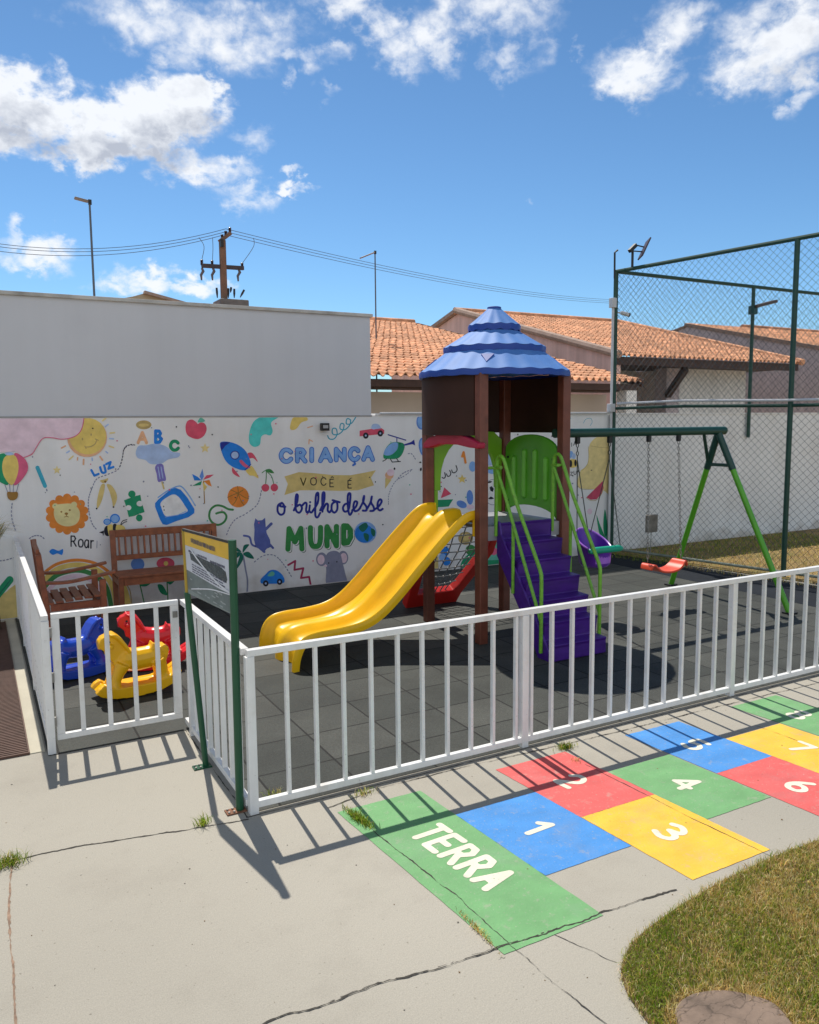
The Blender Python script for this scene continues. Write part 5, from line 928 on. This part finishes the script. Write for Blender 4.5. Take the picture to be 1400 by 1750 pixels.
for x, sgn in ((4.13, -1), (4.775, 1)):
    hr = MB().tube([Vector(p) for p in ((x, 5.94, 1.60), (x, 5.93, 1.605), (x, 5.85, 1.605))], .016, 10).build('handrail', GTUBE, tw, smooth=True)
    xp = TX0 + .04 if sgn < 0 else TX1 - .04; MB().tube([(xp, 5.925, 1.60), (x, 5.925, 1.60)], .014, 10).build('rail_tube', GTUBE, hr, smooth=True)
    MB().tube(cr([(x, 5.93, .98), (x, 5.925, 1.35), (x, 5.92, 1.63), (x, 5.885, 1.70), (x, 5.83, 1.695), (x, 5.78, 1.62), (x, 5.62, 1.31), (x, 5.40, .96), (x, 5.285, .775)], 5) + [Vector((x, 5.265, .73)), Vector((x, 5.262, .68)), Vector((x, 5.262, .06))], .0165, 10).build('rail_tube', GTUBE, hr, smooth=True)
    x2 = x + sgn * .0
    MB().tube([(x, 5.915, 1.58), (x, 5.80, 1.38), (x, 5.30, .40), (x, 5.264, .33)], .0155, 10).build('rail_tube', GTUBE, hr, smooth=True)
    MB().tube([(x, 5.665, 1.10), (x, 5.665, .50)], .015, 10).build('rail_tube', GTUBE, hr, smooth=True)

# net climber with red frame
nf = thing('x', '', '') if False else None
def npnt(u, s, off=0):                    # u along X, s up the slope (0 ground .. 1 deck)
    return Vector((u, 7.50 - .55 * s + off * .45, 1.05 * s + off * .25))
o_ = [(4.04, 0), (4.69, 0), (4.72, .11), (4.985, .55), (4.985, .95), (4.89, .95), (4.89, .62), (4.66, .22), (4.60, .15), (4.15, .15), (4.13, .95), (4.03, .95)]
fr = MB().prism([npnt(u, s) for u, s in o_], npnt(0, 0, .20) - npnt(0, 0, 0)).build('net_frame', REDP, tw, bevel=.012, seg=3)
nt_ = MB(); kn = MB()
def edge(s): return 4.16, min(4.89, 4.60 + (s - .18) * .66)
R_ = 9; Cn = 6; grid = []
for r in range(R_ + 1):
    s = .14 + (.95 - .14) * r / R_; a, b = edge(s); grid.append([npnt(a + (b - a) * c / Cn, s, .10 - .10 * math.sin(math.pi * c / Cn) * (.6)) for c in range(Cn + 1)])
for row in grid[1:]: nt_.tube(row, .007, 6)
for c in range(1, Cn): nt_.tube([row[c] for row in grid], .007, 6)
for row in grid[1:]:
    for p in row[1:-1]: kn.ball(p, .013, n=8)
net = nt_.build('climbing_net', ROPE, tw, smooth=True); kn.build('net_joints', ROPEL, net, smooth=True)

# ------------------------------------------------------------------ swing frame and swings
BY, BZ = 6.10, 1.895
sw = thing('swing_set', 'green swing frame with beam running right from the play tower to splayed legs', 'swing frame', (6.2, BY, 0))
MB().tube([(TX1 + .02, BY, BZ), (7.30, BY, BZ)], .044, 16).build('beam', DGREEN, sw, smooth=True)
ap = Vector((7.20, BY, BZ - .02)); fa, fb = Vector((7.43, 6.93, .0)), Vector((7.36, 5.25, .0))
for f in (fa, fb):
    m_ = ap.lerp(f, .205); lg = MB().tube([m_, f], .031, 14).build('leg', GREENP, sw, smooth=True); MB().tube([ap, ap.lerp(f, .215)], .037, 14).build('socket', DGREEN, lg, smooth=True)
    MB().box(f.x - .06, f.x + .06, f.y - .05, f.y + .05, .006, .02).build('foot_plate', BLACKM, lg)
MB().beam(ap.lerp(fa, .19), ap.lerp(fb, .19), .035, .035).build('spreader', DGREEN, sw); MB().beam(ap.lerp(fa, .19), Vector((6.98, BY, BZ - .04)), .03, .03).build('brace', DGREEN, sw)
def chain(p, q, mat_, parent, link=.042, r=.0042, name='chain'):
    p, q = Vector(p), Vector(q); L = (q - p).length; n = int(L / (link * .78)); d = (q - p) / n; mb = MB(); w = d.normalized(); a = w.orthogonal().normalized(); b = w.cross(a)
    for i in range(n):
        c = p + d * (i + .5); e = a if i % 2 else b
        loop = [c + w * (link * .5 * math.sin(t)) + e * (.011 * math.cos(t)) for t in [2 * math.pi * k / 8 for k in range(8)]]
        mb.tube(loop, r, 5, closed=True)
    return mb.build(name, mat_, parent, smooth=True)
def hanger(x, parent): MB().box(x - .022, x + .022, BY - .02, BY + .02, BZ - .105, BZ - .035).build('hanger', BLACKM, parent, bevel=.008)
s1 = thing('swing', 'swing with orange-red belt seat on steel chains', 'swing', (6.43, BY, .44))
for x, xe in ((6.165, 6.19), (6.595, 6.68)): hanger(x, s1); chain((x, BY, BZ - .10), (xe, BY, .53), STEEL, s1)
ORP = mat('orange red seat plastic', (.78, .085, .035), .35, .1, 8)
sp2 = cr([(6.175, .445, 0), (6.19, .485, 0), (6.22, .495, 0), (6.25, .465, 0), (6.31, .428, 0), (6.43, .412, 0), (6.54, .425, 0), (6.61, .462, 0), (6.65, .503, 0), (6.68, .50, 0), (6.70, .45, 0)], 5)
mb = MB(); vs = []; K = len(sp2)
for i, p in enumerate(sp2):
    a, b = sp2[max(0, i - 1)], sp2[min(K - 1, i + 1)]; d = (b - a).normalized(); nx, nz = -d.y, d.x; t = i / (K - 1); wd = .075 + .035 * math.sin(math.pi * t)
    for h in (.5, -.5):
        for wy in (-1, 1): vs.append((p.x + nx * .022 * h, BY + wd * wy, p.y + nz * .022 * h))
fs = []
for i in range(K - 1):
    o4 = i * 4; q4 = o4 + 4
    for a, b in ((0, 1), (1, 3), (3, 2), (2, 0)): fs.append((o4 + a, o4 + b, q4 + b, q4 + a))
fs += [(0, 1, 3, 2), (K * 4 - 4, K * 4 - 2, K * 4 - 1, K * 4 - 3)]
MB().add(vs, fs).build('seat', ORP, s1, bevel=.008, smooth=True)
s2 = thing('swing', 'toddler swing with violet bucket seat and green safety bar on thin ropes', 'swing', (5.45, BY, .6))
for x in (5.215, 5.63): hanger(x, s2)
bc = Vector((5.475, BY + .02, .60)); fd = Vector((-.02, -1, 0)).normalized(); sd = Vector((fd.y, -fd.x, 0))
sv = []; sf = []; K = 36; m6 = 7
for i in range(K):
    t = 2 * math.pi * i / K; k = ((1 - math.cos(t)) / 2) ** 1.4; hh_ = .115 + .19 * k; d_ = fd * math.cos(t) + sd * math.sin(t); lean = fd * (-.05 * k)
    for r, z in ((.02, -.055), (.125, -.05), (.155, -.02), (.172, hh_), (.160, hh_ + .006), (.140, -.005), (.02, -.02)): sv.append(bc + d_ * r + lean * (1 if z > .05 else 0) + Vector((0, 0, z)))
for i in range(K):
    j = (i + 1) % K
    for k in range(m6 - 1): sf.append((i * m6 + k, i * m6 + k + 1, j * m6 + k + 1, j * m6 + k))
MB().add(sv, sf).build('bucket', PURP2, s2, smooth=True, ang=55)
rim = [bc + (fd * math.cos(t) + sd * math.sin(t)) * .168 + fd * (-.05 * ((1 - math.cos(t)) / 2) ** 1.4) + Vector((0, 0, .118 + .19 * ((1 - math.cos(t)) / 2) ** 1.4)) for t in [2 * math.pi * i / 40 for i in range(40)]]
MB().tube(rim, .011, 8, closed=True).build('rim', mat('pale violet plastic', (.42, .16, .72), .35, .08, 6), s2, smooth=True)
c0_ = bc + fd * .165
pts = [(bc + (fd * math.cos(t) + sd * math.sin(t)) * (.166 if z > 0 else .160)) + Vector((0, 0, z)) for z, rng_ in ((.075, range(-5, 6)), (-.005, range(5, -6, -1))) for t in [k * .13 for k in rng_]]
n_ = 11; MB().add(pts, [(k, k + 1, 2 * n_ - 2 - k, 2 * n_ - 1 - k) for k in range(n_ - 1)]).build('leg_opening', mat('pale violet plastic', (.42, .16, .72)), s2)
MB().tube([c0_ + sd * -.21 + Vector((0, 0, .135)), c0_ + sd * -.17 + Vector((0, 0, .14)), c0_ + sd * .17 + Vector((0, 0, .14)), c0_ + sd * .21 + Vector((0, 0, .135))], [.020, .034, .034, .020], 12).build('safety_bar', mat('sea green plastic', (.01, .36, .22), .35, .08, 6), s2, smooth=True)
RP2 = mat('thin grey rope', (.09, .10, .09), .9, .2, 40)
for x, sg_ in ((5.215, 1), (5.63, -1)):
    top_ = Vector((x, BY, BZ - .10)); kn_ = top_ - Vector((0, 0, .16))
    side = -1 if sd.x * 1 > 0 else 1
    e1 = c0_ + sd * (.19 * sg_ * (-1 if sd.x > 0 else 1)) + Vector((0, 0, .15)); e2 = bc - fd * .17 + sd * (.09 * sg_ * (-1 if sd.x > 0 else 1)) + Vector((0, 0, .27))
    chain(top_, kn_, BLACKM, s2, name='hook'); MB().tube([kn_, e1], .0055, 6).build('rope', RP2, s2); MB().tube([kn_, e2], .0055, 6).build('rope', RP2, s2)

# ------------------------------------------------------------------ rocking horses
def horse_mesh():
    mb = MB(); C = lambda zx, zy: ((zx - 985) * .001, (990 - zy) * .001)
    def plate(pts, hw, mi=0):
        p = [C(*a) for a in pts]; mb.prism([(x, -hw, z) for x, z in p], (0, 2 * hw, 0), mi)
    def tb(pts, rs, yo=0): mb.tube([(C(a, b)[0], yo, C(a, b)[1]) for a, b in pts], rs, 14)
    tb([(840, 715), (900, 715), (985, 735), (1080, 730), (1160, 710), (1195, 700)], [.05, .085, .088, .085, .082, .05])
    plate([(722, 566), (745, 528), (790, 512), (830, 515), (868, 538), (900, 585), (925, 640), (955, 680), (945, 770), (835, 765), (808, 705), (780, 690), (772, 640), (748, 618), (728, 600)], .052)
    plate([(795, 505), (840, 508), (880, 540), (915, 595), (945, 655), (930, 665), (890, 600), (850, 545)], .075)
    tb([(722, 580), (752, 578), (800, 560)], [.040, .047, .05]); tb([(905, 610), (915, 640)], [.02, .02])
    mb.tube([(C(800, 590)[0], -.105, C(800, 590)[1]), (C(800, 590)[0], .105, C(800, 590)[1])], .016, 10)
    for s in (-1, 1): mb.tube([(C(800, 530)[0], .035 * s, C(800, 530)[1]), (C(790, 500)[0], .045 * s, C(790, 498)[1])], [.02, .008], 8)
    plate([(1112, 612), (1128, 640), (1150, 660), (1195, 640), (1224, 668), (1224, 710), (1205, 760), (1190, 800), (1085, 790), (1075, 700), (1098, 650)], .055)
    for s in (-1, 1):
        tb([(885, 740), (850, 800), (826, 850), (815, 925)], [.055, .043, .040, .052], .062 * s); tb([(1135, 740), (1160, 800), (1170, 850), (1190, 915)], [.058, .045, .042, .052], .062 * s)
        mb.prism([(x, .055 * s, z) for x, z in [C(*a) for a in [(676, 918), (700, 888), (740, 868), (775, 893), (850, 905), (1120, 900), (1200, 878), (1292, 826), (1300, 852), (1245, 930), (1140, 972), (950, 990), (800, 976), (715, 948)]]], (0, .062 * s, 0))
    mb.box(C(850, 0)[0], C(1150, 0)[0], -.10, .10, C(0, 935)[1], C(0, 905)[1])
    mb.prism([(x, -.1, z) for x, z in [C(*a) for a in [(690, 925), (740, 890), (790, 915), (790, 955), (720, 945)]]], (0, .2, 0)); mb.prism([(x, -.1, z) for x, z in [C(*a) for a in [(1190, 895), (1285, 845), (1240, 925), (1190, 950)]]], (0, .2, 0))
    return mb
def horse(lab, m, loc, rz, sc=1.0, src=None):
    o = thing('rocking_horse', lab, 'rocking horse', loc, 'plastic rocking horses'); o.rotation_euler = (0, 0, rz); o.scale = (sc,) * 3
    if src is None:
        mb = horse_mesh(); b = mb.build('body', m, None, smooth=True); b.parent = o
        r = b.modifiers.new('join', 'REMESH'); r.mode = 'VOXEL'; r.voxel_size = .0065; r.use_smooth_shade = True
        s = b.modifiers.new('soften', 'SMOOTH'); s.factor = .5; s.iterations = 3
        e = MB()
        for sg_ in (-1, 1): e.ball((-.19, .05 * sg_, .425), .011, .007, .012, n=10)
        eb = e.build('eyes', BLACKM, None, smooth=True); eb.parent = o
        return o, b, eb
    b = src[1].copy(); COL.objects.link(b); b.parent = o; b.material_slots[0].link = 'OBJECT'; b.material_slots[0].material = m
    e = src[2].copy(); COL.objects.link(e); e.parent = o
    return o
hz = horse('yellow plastic rocking horse nearest the gate', HYEL, (.985, 6.12, .006), rad(4), 1.0)
horse('blue plastic rocking horse facing away at the left railing', BLUEP, (.66, 6.78, .006), rad(180 + 18), .92, hz)
horse('red plastic rocking horse behind the yellow one', REDH, (1.215, 6.72, .006), rad(-6), .98, hz)

# ------------------------------------------------------------------ bench and armchair
bn = thing('garden_bench', 'wooden slat-back garden bench against the painted wall behind the sign', 'bench', (1.85, 8.85, 0))
bx0, bx1, byb, byf = 1.265, 2.42, 9.12, 8.64
for x in (bx0 + .025, bx1 - .025):
    MB().beam((x, byb - .10, 0), (x, byb - .02, .88), .05, .055, up=(1, 0, 0)).build('leg', WOOD, bn, bevel=.004); MB().box(x - .025, x + .025, byf, byf + .055, 0, .42).build('leg', WOOD, bn, bevel=.004)
    MB().box(x - .022, x + .022, byf + .055, byb - .10, .34, .40).build('seat_rail', WOOD, bn)
for k in range(5): y = byf - .01 + k * .082; MB().box(bx0, bx1, y, y + .07, .4205, .445).build('seat_slat', WOOD, bn, bevel=.004)
MB().box(bx0 + .055, bx1 - .055, byf + .01, byf + .035, .34, .418).build('apron', WOOD, bn)
MB().box(bx0 + .05, bx1 - .05, byb - .05, byb - .02, .80, .88).build('back_rail', WOOD, bn, bevel=.006); MB().box(bx0 + .05, bx1 - .05, byb - .075, byb - .045, .55, .605).build('back_rail', WOOD, bn, bevel=.006)
for k in range(16): x = bx0 + .085 + k * .0665; MB().beam((x, byb - .06, .60), (x, byb - .036, .805), .045, .016, up=(1, 0, 0)).build('back_slat', WOOD, bn)
ch = thing('wooden_armchair', 'wooden slat armchair facing right in the corner by the side railing', 'chair', (.75, 8.2, 0))
cx0, cx1, cy0, cy1 = .50, 1.03, 7.80, 8.42
for y in (cy0 + .025, cy1 - .025):
    MB().beam((cx0 + .05, y, .0), (cx0 - .03, y, .93 if y > 8.2 else .86), .05, .045, up=(0, 1, 0)).build('leg', WOOD, ch, bevel=.004); MB().box(cx1 - .055, cx1, y - .025, y + .025, 0, .585).build('leg', WOOD, ch, bevel=.004)
    arm = cr([(cx0 + .02, y, .585), (cx0 + .2, y, .575), (cx1 - .12, y, .60), (cx1 + .09, y, .635)], 5)
    mb = MB(); vs = []
    for p in arm: vs += [(p.x, p.y - .036, p.z), (p.x, p.y + .036, p.z), (p.x, p.y + .036, p.z + .024), (p.x, p.y - .036, p.z + .024)]
    fs = [(i * 4 + k, i * 4 + (k + 1) % 4, i * 4 + 4 + (k + 1) % 4, i * 4 + 4 + k) for i in range(len(arm) - 1) for k in range(4)] + [(0, 1, 2, 3), tuple(len(arm) * 4 - 4 + k for k in (3, 2, 1, 0))]
    mb.add(vs, fs).build('armrest', WOOD, ch, bevel=.004)
    MB().box(cx0 + .05, cx1 - .056, y - .015, y + .015, .33, .395).build('seat_rail', WOOD, ch)
for k in range(6): x = cx0 + .045 + k * .082; MB().beam((x, cy0, .405 + .006 * k), (x, cy1, .405 + .006 * k), .066, .02).build('seat_slat', WOOD, ch, bevel=.004)
for k in range(6): y = cy0 + .085 + k * .082; MB().beam((cx0 + .01, y, .44), (cx0 - .028, y, .86), .05, .016, up=(0, 1, 0)).build('back_slat', WOOD, ch)
MB().beam((cx0 - .03, cy0 + .05, .87), (cx0 - .03, cy1 - .05, .90), .03, .07).build('back_rail', WOOD, ch, bevel=.006); MB().box(cx1 - .04, cx1 - .015, cy0 + .051, cy1 - .051, .33, .40).build('apron', WOOD, ch)

# ------------------------------------------------------------------ drain, stepping slab
dr = thing('drain_grate', 'brown slotted drain grate in the pavement left of the side railing', 'drain', (.12, 7, 0))
MB().box(-.12, .20, 5.28, 9.1, .0015, .004).build('channel', DARKV, dr)
mb = MB(); y = 5.30
while y < 9.05: mb.box(.038, .194, y, y + .014, .0045, .014); mb.box(-.117, .028, y, y + .014, .0045, .014); y += .030
mb.build('slats', GRATE, dr)
for x in (-.12, .029, .196): MB().box(x, x + .008, 5.28, 9.1, .005, .016).build('side_bar', GRATE, dr)
MB().box(-.12, .205, 5.265, 5.2795, .002, .016).build('end_bar', GRATE, dr)
struct('drain_kerb', MB().box(.206, .29, 5.27, 9.2, -.02, .006), mat('pale kerb concrete', (.52, .48, .38), .9, .12, 3, bump=.2))
slab_pts = [onz(x + random.uniform(-5, 5), y + random.uniform(-4, 4), .03) for x, y in [(1158, 1718), (1172, 1704), (1205, 1694), (1245, 1692), (1290, 1700), (1325, 1716), (1352, 1745), (1365, 1775), (1330, 1810), (1240, 1815), (1180, 1790), (1163, 1750)]]
slab = MB().prism([(p.x, p.y, -.02) for p in cr(slab_pts, 4, True)], (0, 0, .05)).build('stepping_slab', mat('brown stone slab', (.25, .18, .135), .9, .4, 9, bump=1.0, bscale=22, spots=.7, dirt=((.13, .095, .07), .8), dscale=9), None, bevel=.008, seg=2)
def slab_cracks(m):
    nt = m.node_tree; L = nt.links.new; b = nt.nodes['Principled BSDF']; src = b.inputs['Base Color'].links[0].from_socket; tc = nt.nodes.new('ShaderNodeTexCoord')
    nz = nt.nodes.new('ShaderNodeTexNoise'); nz.inputs['Scale'].default_value = 6; nz.inputs['Detail'].default_value = 5; L(tc.outputs['Object'], nz.inputs['Vector']); ad = nt.nodes.new('ShaderNodeMixRGB'); ad.blend_type = 'ADD'; ad.inputs[0].default_value = .25; L(tc.outputs['Object'], ad.inputs[1]); L(nz.outputs['Color'], ad.inputs[2])
    mp = nt.nodes.new('ShaderNodeMapping'); mp.inputs['Scale'].default_value = (6, 22, 1); L(ad.outputs[0], mp.inputs[0]); v = nt.nodes.new('ShaderNodeTexVoronoi'); v.feature = 'DISTANCE_TO_EDGE'; v.inputs['Scale'].default_value = 1; L(mp.outputs[0], v.inputs['Vector'])
    r = nt.nodes.new('ShaderNodeMapRange'); r.inputs[2].default_value = .035; r.inputs[3].default_value = .55; r.inputs[4].default_value = 1; L(v.outputs['Distance'], r.inputs[0]); x = nt.nodes.new('ShaderNodeMixRGB'); x.blend_type = 'MULTIPLY'; x.inputs[0].default_value = 1; L(src, x.inputs[1]); L(r.outputs[0], x.inputs[2]); L(x.outputs[0], b.inputs['Base Color'])
slab_cracks(MATS['brown stone slab'])
tag(slab, 'round brown stone stepping slab set in the lawn corner', 'stepping stone')

# ------------------------------------------------------------------ grass
def blades(name, base, hh, ww, cols, lean, m, parent=None, z0=.0):
    n = len(base); ang = RNG.uniform(0, 2 * np.pi, n); la = RNG.uniform(0, 2 * np.pi, n); L = lean * RNG.uniform(.2, 1.2, n)
    dx, dy = np.cos(ang) * ww / 2, np.sin(ang) * ww / 2; lx, ly = np.cos(la) * L * hh, np.sin(la) * L * hh
    v = np.zeros((n, 5, 3)); bxy = base[:, :2]; bz = base[:, 2] + z0
    v[:, 0, 0] = bxy[:, 0] - dx; v[:, 0, 1] = bxy[:, 1] - dy; v[:, 0, 2] = bz; v[:, 1, 0] = bxy[:, 0] + dx; v[:, 1, 1] = bxy[:, 1] + dy; v[:, 1, 2] = bz
    v[:, 2, 0] = bxy[:, 0] + dx * .8 + lx * .35; v[:, 2, 1] = bxy[:, 1] + dy * .8 + ly * .35; v[:, 2, 2] = bz + hh * .6; v[:, 3, 0] = bxy[:, 0] - dx * .8 + lx * .35; v[:, 3, 1] = bxy[:, 1] - dy * .8 + ly * .35; v[:, 3, 2] = bz + hh * .6
    v[:, 4, 0] = bxy[:, 0] + lx; v[:, 4, 1] = bxy[:, 1] + ly; v[:, 4, 2] = bz + hh * np.sqrt(np.maximum(.15, 1 - (L * .75) ** 2))
    if parent is not None: v -= np.array(parent_loc(parent))
    me = bpy.data.meshes.new(name); me.vertices.add(n * 5); me.vertices.foreach_set('co', v.ravel())
    b = (np.arange(n) * 5)[:, None]; idx = np.concatenate([b + np.array([0, 1, 2, 3]), b + np.array([3, 2, 4])], axis=1).ravel()
    me.loops.add(n * 7); me.loops.foreach_set('vertex_index', idx.astype(np.int32)); me.polygons.add(n * 2)
    st_ = (np.arange(n) * 7)[:, None] + np.array([0, 4]); me.polygons.foreach_set('loop_start', st_.ravel().astype(np.int32)); me.polygons.foreach_set('loop_total', np.tile([4, 3], n).astype(np.int32))
    me.update(calc_edges=True); at = me.color_attributes.new('tint', 'FLOAT_COLOR', 'POINT'); cc = np.ones((n, 5, 4)); cc[:, :, :3] = cols[:, None, :]; at.data.foreach_set('color', cc.ravel())
    me.materials.append(m); o = bpy.data.objects.new(name, me); COL.objects.link(o)
    if parent is not None: o.parent = parent
    return o
gm = bpy.data.materials.new('grass blades'); gm.use_nodes = True; _n = gm.node_tree; _a = _n.nodes.new('ShaderNodeAttribute'); _a.attribute_name = 'tint'; _b = _n.nodes['Principled BSDF']
_n.links.new(_a.outputs['Color'], _b.inputs['Base Color']); _b.inputs['Roughness'].default_value = .55; _b.inputs['Specular IOR Level'].default_value = .3
_t = _n.nodes.new('ShaderNodeBsdfTranslucent'); _n.links.new(_a.outputs['Color'], _t.inputs[0]); _mx = _n.nodes.new('ShaderNodeMixShader'); _mx.inputs[0].default_value = .45; _n.links.new(_b.outputs[0], _mx.inputs[1]); _n.links.new(_t.outputs[0], _mx.inputs[2]); _n.links.new(_mx.outputs[0], _n.nodes['Material Output'].inputs[0])
def inpoly(p, poly):
    x, y = p[:, 0], p[:, 1]; c = np.zeros(len(p), bool); n = len(poly)
    for i in range(n):
        (x1, y1), (x2, y2) = poly[i][:2], poly[i - 1][:2]
        with np.errstate(divide='ignore', invalid='ignore'): c ^= ((y1 > y) != (y2 > y)) & (x < (x2 - x1) * (y - y1) / (y2 - y1) + x1)
    return c
def smooth_noise(p, s, seed):
    r = np.random.default_rng(seed); out = np.zeros(len(p))
    for k in range(7): a = r.uniform(0, 2 * np.pi); f = s * r.uniform(.6, 2.2); out += np.sin((p[:, 0] * np.cos(a) + p[:, 1] * np.sin(a)) * f + r.uniform(0, 6.28))
    return out / 3.2
GR = np.array([[.13, .23, .012], [.23, .33, .02], [.37, .42, .05]]); ST = np.array([[.60, .44, .13], [.76, .58, .22], [.42, .29, .08], [.82, .70, .38]])
def tint(pts, dry):
    n = len(pts); pick = RNG.random(n) < dry; c = GR[RNG.integers(0, 3, n)].copy(); c[pick] = ST[RNG.integers(0, 4, pick.sum())]; return c * RNG.uniform(.5, 1.5, (n, 1)) * np.clip(RNG.normal(1, .08, (n, 3)), .8, 1.2)
pts = []
for (xa, xb, ya, yb, dens) in ((1.8, 3.9, 1.2, 2.32, 52000), (3.9, 7, .5, 2.32, 6000), (2.0, 3.9, .2, 1.2, 9000)):
    n = int((xb - xa) * (yb - ya) * dens); p = np.column_stack([RNG.uniform(xa, xb, n), RNG.uniform(ya, yb, n), np.full(n, .004)]); pts.append(p)
pts = np.concatenate(pts); pts = pts[inpoly(pts + np.column_stack([RNG.normal(0, .006, (len(pts), 2)), np.zeros(len(pts))]), LAWN)]
sc2 = [(p.x, p.y) for p in cr(slab_pts, 4, True)]; cs_ = np.mean(np.array(sc2), axis=0); pts = pts[~inpoly(pts, [tuple(cs_ + (np.array(q_) - cs_) * .96) for q_ in sc2])]
cxs, cys = np.mean([p[0] for p in sc2]), np.mean([p[1] for p in sc2]); dsl = np.min(np.stack([np.hypot(pts[:, 0] - a, pts[:, 1] - b) for a, b in sc2]), axis=0)
ed = np.array([(p.x, p.y) for p in cr(LAWN_EDGE, 5)]); dedge = np.min(np.stack([np.hypot(pts[:, 0] - a, pts[:, 1] - b) for a, b in ed]), axis=0)
dry = np.clip(.42 + .14 * smooth_noise(pts, 7, 4) + .20 * smooth_noise(pts, 22, 9) + .32 * np.clip((pts[:, 0] - 2.25) / .6, -1, 1), .05, .9)
dry = np.where(dsl < .035, .95, np.maximum(dry, np.where(dedge < .012, .75, 0)))
hh = RNG.uniform(.012, .034, len(pts)) * (1 + .25 * smooth_noise(pts, 9, 2)) * np.where(dsl < .035, 1.5, 1) * np.where(RNG.random(len(pts)) < .05, 1.7, 1)
ln = blades('lawn_grass', pts, hh, RNG.uniform(.0014, .0030, len(pts)), tint(pts, dry), .95, gm); tag(ln, kind='stuff')
tag(ln, 'patchy green and straw lawn in the bottom right corner', 'grass')
n = 26000; s_ = RNG.uniform(0, 7, n) ** 1; w_ = RNG.uniform(-.10, 1, n); p0 = np.array([CF0.x, CF0.y]); dv = np.array([CFD.x, CFD.y])
xy = p0 + dv * s_[:, None] + np.array([1, 0]) * (w_ * 4.2 - .02)[:, None]; pts = np.column_stack([xy, np.full(n, .012)]); pts = pts[pts[:, 1] < WY - .02]
shd = pts[:, 1] > WY - 1.3; dry = np.where(shd, .15, .88) + .1 * smooth_noise(pts, 4, 3)
cg = blades('court_grass', pts, RNG.uniform(.02, .06, len(pts)), RNG.uniform(.003, .006, len(pts)), tint(pts, np.clip(dry, .03, .95)), .8, gm); tag(cg, 'sparse green and dried grass on the court beyond the mesh', 'grass', kind='stuff')
def tuft(lab, c, n, rx, ry, h, dry=.2, ang=0, w=.004):
    t = RNG.normal(0, .5, n), RNG.normal(0, .5, n); ca, sa = math.cos(ang), math.sin(ang); x = t[0] * rx; y = t[1] * ry
    p = np.column_stack([c.x + x * ca - y * sa, c.y + x * sa + y * ca, np.full(n, .002)])
    o = blades('weed_tuft', p, RNG.uniform(.35, 1, n) * h, RNG.uniform(.5, 1, n) * w, tint(p, np.full(n, dry)), 1.0, gm); tag(o, lab, 'weed', 'weeds in the pavement joints')
tuft('small weed tuft in the joint just below the sign posts', onz(345, 1411), 90, .035, .02, .07)
tuft('thick weed tuft at the left edge of the pavement joint', onz(14, 1478), 260, .07, .04, .07)
tuft('long weed strip growing along the green TERRA square corner', onz(614, 1402), 520, .022, .12, .045, .06, ang=rad(8))
tuft('round weed tuft beside the red square 2', onz(966, 1279), 220, .055, .03, .05, .1)
tuft('sparse yellowish weed by the bottom rail of the front railing', onz(622, 1358), 70, .07, .03, .05, .5)
tuft('dried weed scraps in the crack through TERRA', onz(815, 1590), 160, .012, .13, .025, .85)
tuft('dried weed wisps on the red square 2', onz(985, 1300), 30, .03, .03, .03, .8)
tuft('weed wisps inside the front railing corner post', onz(470, 1362), 60, .05, .03, .06, .4)
pl = thing('spiky_plant', 'spiky yellow and silver grass plant poking in at the left edge', 'plant', (.11, 8.75, 0))
n = 230; base = np.column_stack([RNG.normal(.11, .02, n), RNG.normal(8.75, .02, n), np.full(n, .86)])
yl = np.array([[.52, .42, .06], [.62, .56, .30], [.70, .68, .56], [.40, .38, .08], [.34, .30, .20]])
blades('leaves', base, RNG.uniform(.16, .36, n), RNG.uniform(.006, .012, n), yl[RNG.integers(0, 5, n)] * RNG.uniform(.8, 1.2, (n, 1)), 1.15, gm, pl)
MB().tube([(.11, 8.75, 0), (.10, 8.76, .45), (.11, 8.75, .9)], [.05, .035, .03], 8).build('stem', mat('fibrous stem', (.12, .08, .05), .9, .3, 20), pl, smooth=True)
